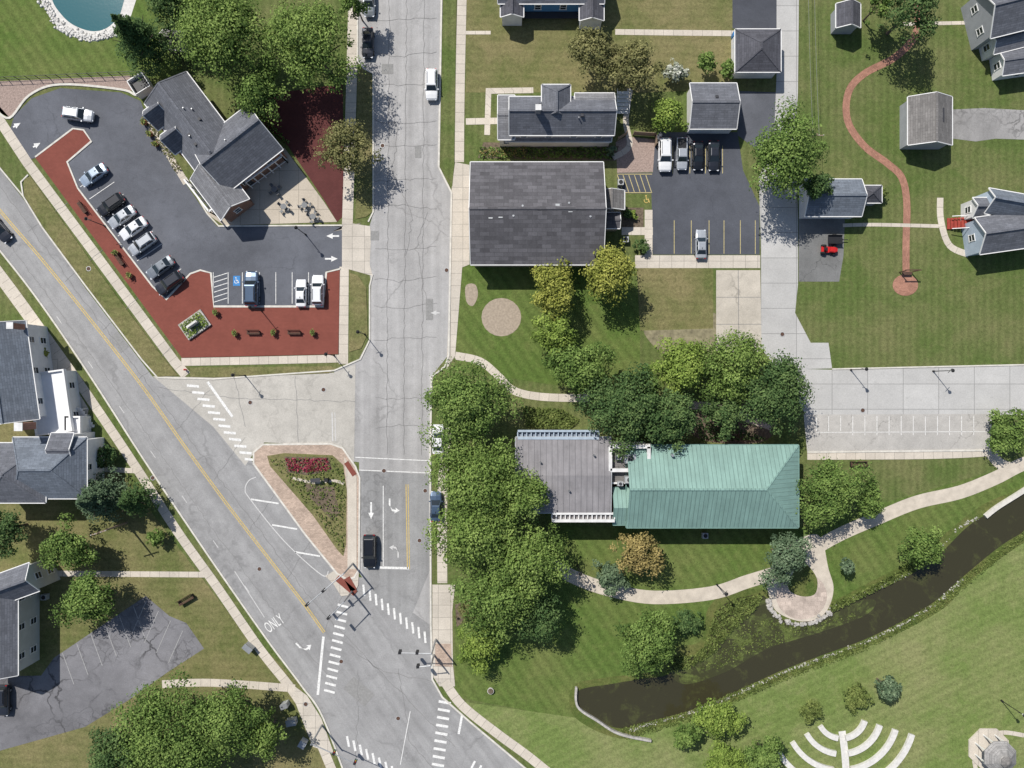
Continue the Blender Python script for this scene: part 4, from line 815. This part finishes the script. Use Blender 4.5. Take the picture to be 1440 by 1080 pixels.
# ================================================================ CARS
def loft(m,rings):
    for A,B in zip(rings[:-1],rings[1:]):
        n=len(A)
        for i in range(n): j=(i+1)%n; m.face([A[i],A[j],B[j],B[i]])
    m.face(rings[0][::-1]); m.face(rings[-1])
def ring(x,w,zb,zs,zt):
    h=[(0,zb),(w*.82,zb),(w*.97,zb+.14),(w,(zb+zs)/2),(w*.985,zs-.06),(w*.93,zs+.02),(w*.7,zt-.01)]
    return [Vector((x,y,z)) for y,z in h]+[Vector((x,0,zt+.015))]+[Vector((x,-y,z)) for y,z in h[:0:-1]]
def make_car(kind,color):
    P=PAINT[color]; root=thing('parked_car','car','car')
    if kind=='sedan': S=[(-2.32,.66,.45,.72,.8),(-2.2,.82,.32,.86,.95),(-1.75,.89,.22,.9,1.0),(-.9,.9,.2,.9,.96),(.3,.9,.2,.88,.95),(1.0,.9,.2,.86,.96),(1.6,.88,.22,.8,.88),(2.05,.82,.28,.7,.76),(2.28,.66,.36,.6,.64)]; G=(-1.85,1.05,-1.0,.15,.93,1.43,.80,.60)
    elif kind=='suv': S=[(-2.35,.74,.5,.95,1.02),(-2.28,.88,.38,1.0,1.08),(-1.8,.94,.3,1.02,1.08),(-.9,.95,.28,1.02,1.07),(.3,.95,.28,1.0,1.06),(1.0,.95,.28,.98,1.07),(1.6,.93,.3,.95,1.03),(2.15,.88,.36,.86,.94),(2.35,.7,.45,.72,.78)]; G=(-2.22,1.1,-1.9,.35,1.05,1.68,.85,.70)
    else: S=[(-2.75,.84,.5,.95,.98),(-2.7,.92,.42,1.0,1.03),(-1.8,.95,.34,1.0,1.03),(-.6,.96,.32,1.02,1.06),(.6,.96,.32,1.02,1.07),(1.3,.96,.32,1.02,1.08),(1.9,.95,.34,1.0,1.06),(2.6,.9,.4,.9,.98),(2.8,.74,.48,.8,.84)]; G=(-.75,1.5,-.6,.75,1.05,1.82,.87,.72)
    m=MB(); loft(m,[ring(*s) for s in S]); m.build('body',P,root,True)
    x0,x1,x2,x3,zb,zt,wb,wt=G
    def g(fx,fz,sy):
        xa=x0+(x2-x0)*fz; xb=x1+(x3-x1)*fz; return Vector((xa+(xb-xa)*fx,sy*(wb+(wt-wb)*fz),zb-.03+(zt-zb+.03)*fz))
    m=MB(); rr=[]
    for fz,ins in ((0,0),(.5,0),(.93,0),(1.,.06)):
        a,b,c,d=g(0,fz,1),g(1,fz,1),g(1,fz,-1),g(0,fz,-1)
        if ins: a+=Vector((.1,-.1,0)); b+=Vector((-.1,-.1,0)); c+=Vector((-.1,.1,0)); d+=Vector((.1,.1,0))
        rr.append([d,c,b,a])
    loft(m,rr); m.build('cabin',P,root)
    def pane(name,A,o):
        m=MB(); n=(A[1]-A[0]).cross(A[2]-A[0]).normalized(); 
        if n.dot(o)<0: n=-n; A=A[::-1]
        m.face([p+n*.015 for p in A]); m.build(name,GLASS,root)
    def sub(a,b,c,d):
        cc=(a+b+c+d)/4; return [p+(cc-p)*.09 for p in (a,b,c,d)]
    pane('windscreen',sub(g(1,.04,1),g(1,.93,1),g(1,.93,-1),g(1,.04,-1)),Vector((1,0,0))); pane('rear_window',sub(g(0,.15,1),g(0,.93,1),g(0,.93,-1),g(0,.15,-1)),Vector((-1,0,0)))
    for sy in (1,-1):
        for f0,f1 in ((.08,.5),(.52,.93)): pane('side_window',sub(g(f0,.18,sy),g(f0,.9,sy),g(f1,.9,sy),g(f1,.18,sy)),Vector((0,sy,0)))
        m=MB(); m.box((x1-.25,sy*(wb+.17),zb+.05),(.16,.2,.13)); m.build('wing_mirror',P,root)
        xf=S[-1][0]-.1; m=MB(); m.box((xf-.02,sy*.6,S[-1][3]+.03),(.26,.3,.1),sy*-.5); m.build('headlight',HEADL,root)
        m=MB(); m.box((S[0][0]+.04,sy*.62,S[0][3]),(.16,.26,.16)); m.build('taillight',TAILL,root)
    if kind!='pickup':
        m=MB(); cx=(x2+x3)/2
        if kind=='suv':
            m.box((cx,wt-.1,zt+.05),(1.7,.05,.05)); m.box((cx,-wt+.1,zt+.05),(1.7,.05,.05)); m.build('roof_rail',BLACK,root)
        else: m.box((x2+.2,0,zt+.04),(.25,.06,.08)); m.build('aerial',BLACK,root)
    else:
        m=MB(); m.box((-1.75,0,1.05),(1.7,1.5,.03)); m.build('cargo_bed',BLACK,root)
        m=MB()
        for sy in (1,-1): m.box((-1.75,sy*.85,1.1),(1.9,.14,.12))
        m.box((-2.65,0,1.1),(.1,1.5,.12)); m.build('bed_side',P,root)
    wx=1.42 if kind!='pickup' else 1.75
    for x in (wx,-wx+.02):
        for sy in (1,-1):
            m=MB(); m.cyl((x,sy*.72,.34),(x,sy*.95,.34),.34,.34,16); w=m.build('wheel',TYRE,root); m=MB(); m.cyl((x,sy*.93,.34),(x,sy*.962,.34),.22,.2,12); m.build('rim',RIM,w)
    return root
def car(px,py,ang,kind,color,label,group=None,s=1.):
    p=W(px,py,.8); return place(('car',kind,color),lambda:make_car(kind,color),(p.x,p.y,.03),R(-ang),label,group,s)
G1='cars parked along the brick plaza'
car(110,161,8,'suv','silver','silver car alone in the curved end of the plaza parking lot')
car(131,246,145,'sedan','pale','pale blue car parked at the upper end of the angled row',G1,.98)
car(156,288,145,'suv','black','black car second in the angled row by the plaza',G1,.95)
car(171,305,145,'sedan','silver','silver sedan between the black car and white car in the angled row',G1,.98)
car(187,321,145,'sedan','white','white sedan in the middle of the angled row',G1,.98)
car(200,343,145,'suv','silver','silver hatchback just below the white sedan in the angled row',G1,.95)
car(225,376,145,'sedan','grey','grey sedan second from the lower end of the angled row',G1,.98)
car(238,398,145,'suv','dark','dark charcoal car at the lower end of the angled row',G1,.97)
G2='cars parked upright beside the lower brick plaza'
car(354,406,-90,'suv','blue','large slate blue car beside the striped bay',G2,1.13)
car(423,412,-90,'sedan','white','white sedan left of its white neighbour at the plaza corner',G2,.92)
car(447,408,-90,'suv','white','white SUV in the last bay by the plaza corner',G2,.98)
car(607,119,90,'suv','white','white car driving down the main street')
car(520,775,90,'suv','black','black SUV waiting beside the traffic island',None,1.08)
car(517,60,90,'sedan','dark','dark car parked at the kerb under the big tree at the top'); car(519,2,90,'sedan','grey','grey car at the kerb cut by the top edge')
G3='four cars parked above the hall parking lot'
car(935,218,90,'suv','white','white SUV leftmost of four cars above the hall lot',G3,1.08); car(959,216,90,'pickup','silver','silver pickup second of four above the hall lot',G3,.88); car(982,219,90,'sedan','black','black sedan third of four above the hall lot',G3,.95); car(1004,219,90,'sedan','dark','charcoal sedan rightmost of four above the hall lot',G3,1.)
car(986,343,-90,'sedan','silver','lone silver sedan at the bottom of the hall parking lot',None,.96)
car(-2,322,50,'sedan','dark','dark car at the left edge on the diagonal street'); car(4,985,90,'suv','dark','dark car cut by the left edge on the crumbling lot')
car(613,712,-90,'sedan','blue','slate blue car half hidden by trees on the main street'); car(616,618,-90,'sedan','white','white car almost covered by the tree at the street edge')
t=thing('riding_mower','red riding mower with black seat on the worn driveway','mower'); 
m=MB(); loft(m,[[Vector((x,y*w,z)) for y,z in ((-1,.35),(1,.35),(1,.35+h),(.7,.45+h),(-.7,.45+h),(-1,.35+h))] for x,w,h in ((.1,.4,.45),(.9,.42,.42),(1.3,.3,.3))]); m.build('bonnet',REDPL,t)
m=MB(); m.box((-.5,0,.45),(1.2,.9,.2)); m.build('deck',REDPL,t); m=MB(); m.box((-.5,0,.75),(.5,.55,.12)); m.box((-.78,0,1.),(.1,.55,.45)); m.build('seat',BLACK,t)
for x,r_ in ((.9,.25),(-.75,.4)):
    for sy in (1,-1): m=MB(); m.cyl((x,sy*.42,r_),(x,sy*.68,r_),r_,r_,14); m.build('wheel',TYRE,t)
p=W(1163,352); t.location=(p.x,p.y,.02); t.rotation_euler=(0,0,R(-5))
def make_trailer():
    t=thing('utility_trailer','x','trailer'); m=MB(); m.box((0,0,.55),(2.2,1.3,.1)); 
    for sy in (1,-1): m.box((0,sy*.65,.75),(2.2,.06,.3))
    m.build('bed',BLACK,t); m=MB(); m.bar((1.1,0,.5),(2.,0,.45),.1,.1); m.build('drawbar',BLACK,t)
    for sy in (1,-1): m=MB(); m.cyl((0,sy*.7,.3),(0,sy*.9,.3),.3,.3,14); m.build('wheel',TYRE,t)
    return t
p=W(1172,338); place('trailer',make_trailer,(p.x,p.y,.02),R(0),'small black trailer behind the red mower on the worn driveway')
# ================================================================ STREET FURNITURE
def make_lamp():
    t=thing('street_lamp','x','street lamp'); m=MB(); m.cyl((0,0,0),(0,0,.5),.16,.1,10); m.cyl((0,0,.5),(0,0,4.6),.07,.05,8); m.build('pole',BLACK,t)
    m=MB(); m.cyl((0,0,4.6),(0,0,5.),.12,.24,10); m.build('lantern',LIGHTM,t); m=MB(); m.cyl((0,0,5.),(0,0,5.3),.28,.04,10); m.build('lantern_cap',BLACK,t)
    m=MB(); m.bar((-.45,0,4.3),(.45,0,4.3),.06,.06); m.build('crossbar',BLACK,t); return t
for x,y,l in ((430,330,'black lamp post beside the patio tables'),(148,318,'black lamp post left of the black parked car'),(368,437,'black lamp post beside the slate blue car'),(470,500,'black lamp post at the lower right corner of the brick plaza'),(1196,520,'black lamp post at the left of the back street verge'),(1312,522,'black lamp post at the middle of the back street verge'),(1008,822,'black lamp post beside the middle of the curved creek path'),(1408,985,'black lamp post on the park grass near the gazebo'),(345,528,'black lamp post in the verge below the plaza'),(513,470,'black lamp post in the verge at the street corner'),(812,795,'black lamp post at the west end of the creek path')):
    p=W(x,y); place('lamp',make_lamp,(p.x,p.y,0),random.uniform(0,3),l,'black lamp posts')
def mast(A,B,h,label,heads):
    a,b=W(*A,h),W(*B,h); t=thing('traffic_signal',label,'traffic signal',(a.x,a.y,0),'traffic signals on mast arms')
    m=MB(); m.cyl((a.x,a.y,0),(a.x,a.y,h+.3),.16,.11,10); m.build('pole',STEEL,t); m=MB(); m.cyl(a,b,.09,.05,8); m.build('mast_arm',STEEL,t)
    ang=math.atan2(b.y-a.y,b.x-a.x)
    for f in heads:
        q=a.lerp(b,f); m=MB(); m.box((q.x,q.y,q.z-.4),(.4,.35,1.1),ang); s=m.build('signal_head',BLACK,t)
        for i,(z,mt) in enumerate(((0.,TAILL),(-.35,YELPL),(-.7,GTRIM))): m=MB(); m.cyl((q.x-math.sin(ang)*.17,q.y+math.cos(ang)*.17,q.z-.05+z),(q.x-math.sin(ang)*.2,q.y+math.cos(ang)*.2,q.z-.05+z),.12,.12,10); m.build('lens',mt,s)
mast((484,806),(430,852),5.8,'traffic signal mast reaching from the island over the diagonal street',(.55,.98))
mast((484,846),(461,870),5.2,'short signal mast below the island point',(.98,))
mast((607,919),(561,918),5.8,'traffic signal mast at the corner pavement reaching left over the street',(.45,.98))
mast((606,936),(587,938),4.2,'short signal mast just below the long corner mast',(.98,))
mast((438,1046),(500,1074),5.8,'traffic signal mast at the bottom by the control cabinets',(.5,.98))
def make_bench():
    t=thing('bench','x','bench')
    m=MB(); [m.box((0,-.2+i*.13,.45),(1.8,.1,.04)) for i in range(4)]; m.build('seat',DWOOD,t)
    m=MB(); [m.box((0,.3+i*.02,.58+i*.13),(1.8,.04,.1)) for i in range(3)]; m.build('backrest',DWOOD,t)
    for x in (-.8,.8): m=MB(); m.box((x,0,.22),(.06,.5,.42)); m.build('leg',BLACK,t)
    return t
for x,y,a,l in ((118,293,55,'dark bench at the upper end of the brick plaza'),(170,366,55,'dark bench midway down the diagonal brick plaza'),(358,468,0,'dark bench left of the middle planter on the lower plaza'),(415,468,0,'dark bench right of the middle planter on the lower plaza'),(264,842,-30,'dark bench on the grass above the crumbling lot'),(1205,652,0,'dark bench below the parking bays')):
    p=W(x,y); place('bench',make_bench,(p.x,p.y,.09),R(-a),l,'dark benches',1.1 if y<500 else 1.4)
def make_planter():
    t=thing('planter','x','planter'); m=MB(); m.cyl((0,0,0),(0,0,.55),.32,.45,14); m.build('pot',TERRA,t)
    n=60; P=rng.normal(0,.2,(n,3)); P[:,2]=.65+rng.random(n)*.3; me=leafmesh('plant',P,rng.normal(0,.5,(n,3))+np.array([0,0,1.]),rng.uniform(.15,.3,n),rng.uniform(0,1,n),F['marsh']); o=bpy.data.objects.new('plant',me); C.objects.link(o); o.parent=t; KIDS.setdefault(t.name,[]).append(o); return t
for x,y,l in ((332,469,'leftmost terracotta planter on the lower brick plaza'),(386,468,'middle terracotta planter between the two plaza benches'),(441,468,'rightmost terracotta planter on the lower brick plaza'),(185,388,'terracotta planter on the diagonal plaza below its bench'),(165,356,'terracotta planter just above the diagonal plaza bench'),(305,440,'terracotta planter at the inner kerb corner of the plaza'),(205,174,'terracotta planter by the station building end wall'),(213,190,'terracotta planter second from the end along the station wall'),(221,204,'terracotta planter third along the station wall')):
    p=W(x,y); place('planter',make_planter,(p.x,p.y,.08),random.uniform(0,6),l,'terracotta planters')
t=thing('raised_flower_bed','square raised flower bed with stone monument on the brick plaza','flower bed',W(275,457)); p=W(275,457)
m=MB(); a=R(35); m.box((p.x,p.y,.25),(4.2,2.9,.32),a); m.build('bed_wall',STONE,t)
n=500; q=rng.uniform(-1,1,(n,2)); X=q[:,0]*1.9; Y=q[:,1]*1.25; PP=np.stack([X*math.cos(a)-Y*math.sin(a),X*math.sin(a)+Y*math.cos(a),rng.uniform(.42,.8,n)],1)
me=leafmesh('plants',PP,rng.normal(0,.5,(n,3))+np.array([0,0,1.]),rng.uniform(.15,.3,n),rng.uniform(0,1,n),F['lime']); o=bpy.data.objects.new('plants',me); C.objects.link(o); o.parent=t
m=MB(); m.box((p.x,p.y,.9),(1.8,.4,1.1),a); m.box((p.x,p.y,1.5),(1.5,.3,.12),a); m.build('monument',PSTONE,t)
def make_table():
    t=thing('patio_table','x','table'); m=MB(); m.cyl((0,0,.72),(0,0,.76),.45,.45,18); m.build('tabletop',DSTEEL,t); m=MB(); m.cyl((0,0,.03),(0,0,.72),.05,.05,8); m.cyl((0,0,0),(0,0,.03),.3,.3,12); m.build('pedestal',BLACK,t); return t
def make_chair():
    t=thing('patio_chair','x','chair'); m=MB(); m.box((0,0,.45),(.42,.42,.05)); m.build('seat',DSTEEL,t); m=MB(); m.box((-.2,0,.72),(.04,.42,.42)); m.build('backrest',DSTEEL,t)
    for x in (-.18,.18):
        for y in (-.18,.18): m=MB(); m.box((x,y,.21),(.04,.04,.42)); m.build('leg',BLACK,t)
    return t
for (x,y,w) in ((401,292,'left'),(430,290,'right'),(388,268,'upper'),(442,306,'lowest')):
    p=W(x,y); place('table',make_table,(p.x,p.y,.035),0,'round grey patio table, %s one of four'%w,'patio tables')
    for k in range(4):
        a=k*math.pi/2+.6+x; place('chair',make_chair,(p.x+.8*math.cos(a),p.y+.8*math.sin(a),.035),a+math.pi,'grey patio chair at the %s round table'%w,'patio chairs at the %s table'%w)
def box_thing(name,label,cat,px,py,s,mat,lid,rz=0.,z=0.,group=None):
    p=W(px,py); t=thing(name,label,cat,(p.x,p.y,z),group); m=MB(); m.box((p.x,p.y,z+s[2]/2),s,rz); m.build('body',mat,t); m=MB(); m.box((p.x,p.y,z+s[2]+.04),(s[0]*1.08,s[1]*1.08,.08),rz); m.build('lid',lid,t)
    m=MB(); m.box((p.x+math.cos(rz)*s[0]*.52,p.y+math.sin(rz)*s[0]*.52,z+s[2]*.6),(.04,.12,.25),rz); m.build('handle',BLACK,t); return t
for i,(x,y) in enumerate(((1031,52),(1031,61),(1031,70))): box_thing('wheeled_bin','blue wheeled bin, %s of three beside the dark driveway'%('top','middle','bottom')[i],'bin',x,y,(.6,.6,1.),BLUEPL,BLUEPL,group='blue wheeled bins')
box_thing('wheeled_bin','blue wheeled bin beside the top right house','bin',1371,62,(.6,.6,1.),BLUEPL,BLUEPL)
box_thing('control_cabinet','silver traffic control cabinet beside the diagonal street','cabinet',352,908,(1.4,.8,1.3),HVAC,STEEL,R(-40)); box_thing('control_cabinet','pale cabinet nearest the bottom left corner pavement','cabinet',403,988,(1.,.7,1.4),HVAC,STEEL,R(20)); box_thing('control_cabinet','pale cabinet below the other at the corner trees','cabinet',412,1012,(1.4,.9,1.1),HVAC,STEEL,R(10)); box_thing('control_cabinet','grey cabinet beside the bottom signal mast','cabinet',428,1042,(1.,1.,1.2),HVAC,STEEL,R(-30))
box_thing('trash_can','dark litter bin at the entrance of the island','bin',461,674,(.5,.5,.9),BLACK,BLACK,0,.15); box_thing('trash_can','dark litter bin beside the hall side path','bin',905,348,(.6,.6,1.),BLACK,BLACK)
t=thing('sign_board','dark interpretive sign board in the island garden','sign',W(446,674)); p=W(446,674); m=MB(); m.box((p.x,p.y,1.1),(1.5,.6,.08),.1); m.build('board',DTRIM,t)
for x in (-.6,.6): m=MB(); m.box((p.x+x,p.y,.6),(.08,.08,.9)); m.build('post',BLACK,t)
t=thing('planter_table','round white stone planter on the lawn at the street corner','planter',W(690,970)); p=W(690,970); m=MB(); m.cyl((p.x,p.y,0),(p.x,p.y,.5),.4,.5,14); m.build('pot',PSTONE,t); m=MB(); m.cyl((p.x,p.y,.5),(p.x,p.y,.56),.42,.42,14); m.build('soil',MULCH,t)
t=thing('arbor','dark wooden arbour at the round end of the red path','arbour',W(1273,383)); p=W(1273,383)
for x in (-.9,.9): m=MB(); m.box((p.x+x,p.y,1.1),(.12,.12,2.2)); m.build('post',DWOOD,t)
m=MB(); m.bar((p.x-1.2,p.y,2.25),(p.x+1.2,p.y,2.25),.16,.12); m.build('crossbeam',DWOOD,t); m=MB(); m.box((p.x,p.y-.2,.5),(1.5,.5,.06)); m.build('seat',DWOOD,t)
def upole(x,y,h,label,ang=0.):
    p=W(x,y); t=thing('utility_pole',label,'utility pole',(p.x,p.y,0)); m=MB(); m.cyl((p.x,p.y,0),(p.x,p.y,h),.17,.11,10); m.build('pole',WOOD,t)
    c,s=math.cos(ang),math.sin(ang); m=MB(); m.bar((p.x-1.2*c,p.y-1.2*s,h-.6),(p.x+1.2*c,p.y+1.2*s,h-.6),.12,.12); cb=m.build('crossarm',WOOD,t)
    for k in (-1,-.4,.4,1): m=MB(); m.cyl((p.x+1.1*k*c,p.y+1.1*k*s,h-.54),(p.x+1.1*k*c,p.y+1.1*k*s,h-.35),.05,.05,6); m.build('insulator',LIGHTM,cb)
    return Vector((p.x,p.y,h-.4))
a=upole(1118,214,8,'wooden utility pole where the twin wires end beside the large tree over the alley'); 
for k in (-.45,.45):
    m=MB(); pts=[Vector((a.x+k-.4*i/10,a.y+50*i/10,a.z-1.2*math.sin(math.pi*i/10))) for i in range(11)]; m.path(pts,.022,5); tag(m.build('power_line',DSTEEL),'thin overhead wire running up beside the alley','wire','twin overhead wires')
upole(178,735,8,'wooden utility pole among the trees beside the diagonal street',.3)
p=W(262,520); t=thing('fire_hydrant','red fire hydrant on the verge beside the diagonal street','hydrant',(p.x,p.y,0)); m=MB(); m.cyl((p.x,p.y,0),(p.x,p.y,.7),.14,.12,10); m.build('barrel',REDPL,t); m=MB(); m.cyl((p.x-.22,p.y,.45),(p.x+.22,p.y,.45),.07,.07,8); m.build('outlet',REDPL,t); m=MB(); m.cyl((p.x,p.y,.7),(p.x,p.y,.8),.15,.05,10); m.build('cap',REDPL,t)
def make_manhole():
    t=thing('manhole_cover','x','manhole cover'); m=MB(); m.cyl((0,0,0),(0,0,.012),.38,.38,20); m.build('frame',HVAC,t); m=MB(); m.cyl((0,0,.012),(0,0,.02),.3,.3,20); m.build('lid',DWOOD,t); return t
for x,y in ((352,566),(455,548),(538,205),(628,380),(540,662),(590,760),(1213,577),(1100,470),(215,672),(365,800),(430,990),(480,930),(560,1010),(598,690),(125,378)):
    p=W(x,y); place('manhole',make_manhole,(p.x,p.y,.056 if x!=125 else .09),0,'small dark round iron manhole cover set in the pavement','manhole covers in the streets')
t=thing('metal_fence','thin dark metal fence along the gravel bed at top left','fence',W(100,109)); p,q=W(-60,116),W(215,104)
for z in (.4,1.2): m=MB(); m.bar((p.x,p.y,z),(q.x,q.y,z),.05,.05); m.build('rail',BLACK,t)
for i in range(20): s=p.lerp(q,i/19); m=MB(); m.box((s.x,s.y,.65),(.08,.08,1.3)); m.build('post',BLACK,t)
t=thing('wooden_fence','weathered wooden fence around the gravel yard by the grey house','fence',W(895,195)); 
for (x0,y0,x1,y1) in ((868,198,880,190),(890,190,921,192),(921,192,921,206)):
    p,q=W(x0,y0),W(x1,y1); m=MB(); m.bar((p.x,p.y,.85),(q.x,q.y,.85),.06,1.5); m.build('panel',WOOD,t)
    for s in (p,q): m=MB(); m.box((s.x,s.y,.9),(.13,.13,1.8)); m.build('post',WOOD,t)
# ================================================================ LIGHT, CAMERA
el=R(50); dx,dy=.62,-.785
d=Vector((dx*math.cos(el),dy*math.cos(el),-math.sin(el)))
sun=bpy.data.lights.new('sun','SUN'); sun.energy=5.0; sun.angle=R(.5); sun.color=(1,.965,.91); so=bpy.data.objects.new('sun',sun); C.objects.link(so); so.rotation_euler=d.to_track_quat('-Z','Y').to_euler(); so.location=(0,0,80)
w=bpy.data.worlds.new('World'); SC.world=w; w.use_nodes=True; nt=w.node_tree; bg=nt.nodes['Background']; sk=nt.nodes.new('ShaderNodeTexSky'); sk.sky_type='NISHITA'; sk.sun_disc=False; sk.sun_elevation=el; sk.sun_rotation=math.atan2(-dx,-dy); nt.links.new(sk.outputs[0],bg.inputs[0]); bg.inputs[1].default_value=.1
cam=bpy.data.cameras.new('camera'); co=bpy.data.objects.new('camera',cam); C.objects.link(co); co.location=(0,0,H); co.rotation_euler=(0,0,0); cam.sensor_width=36; cam.lens=36*H/(1440*K); cam.clip_end=2000; SC.camera=co
SC.view_settings.view_transform='Standard'; SC.view_settings.look='None'; SC.view_settings.exposure=0
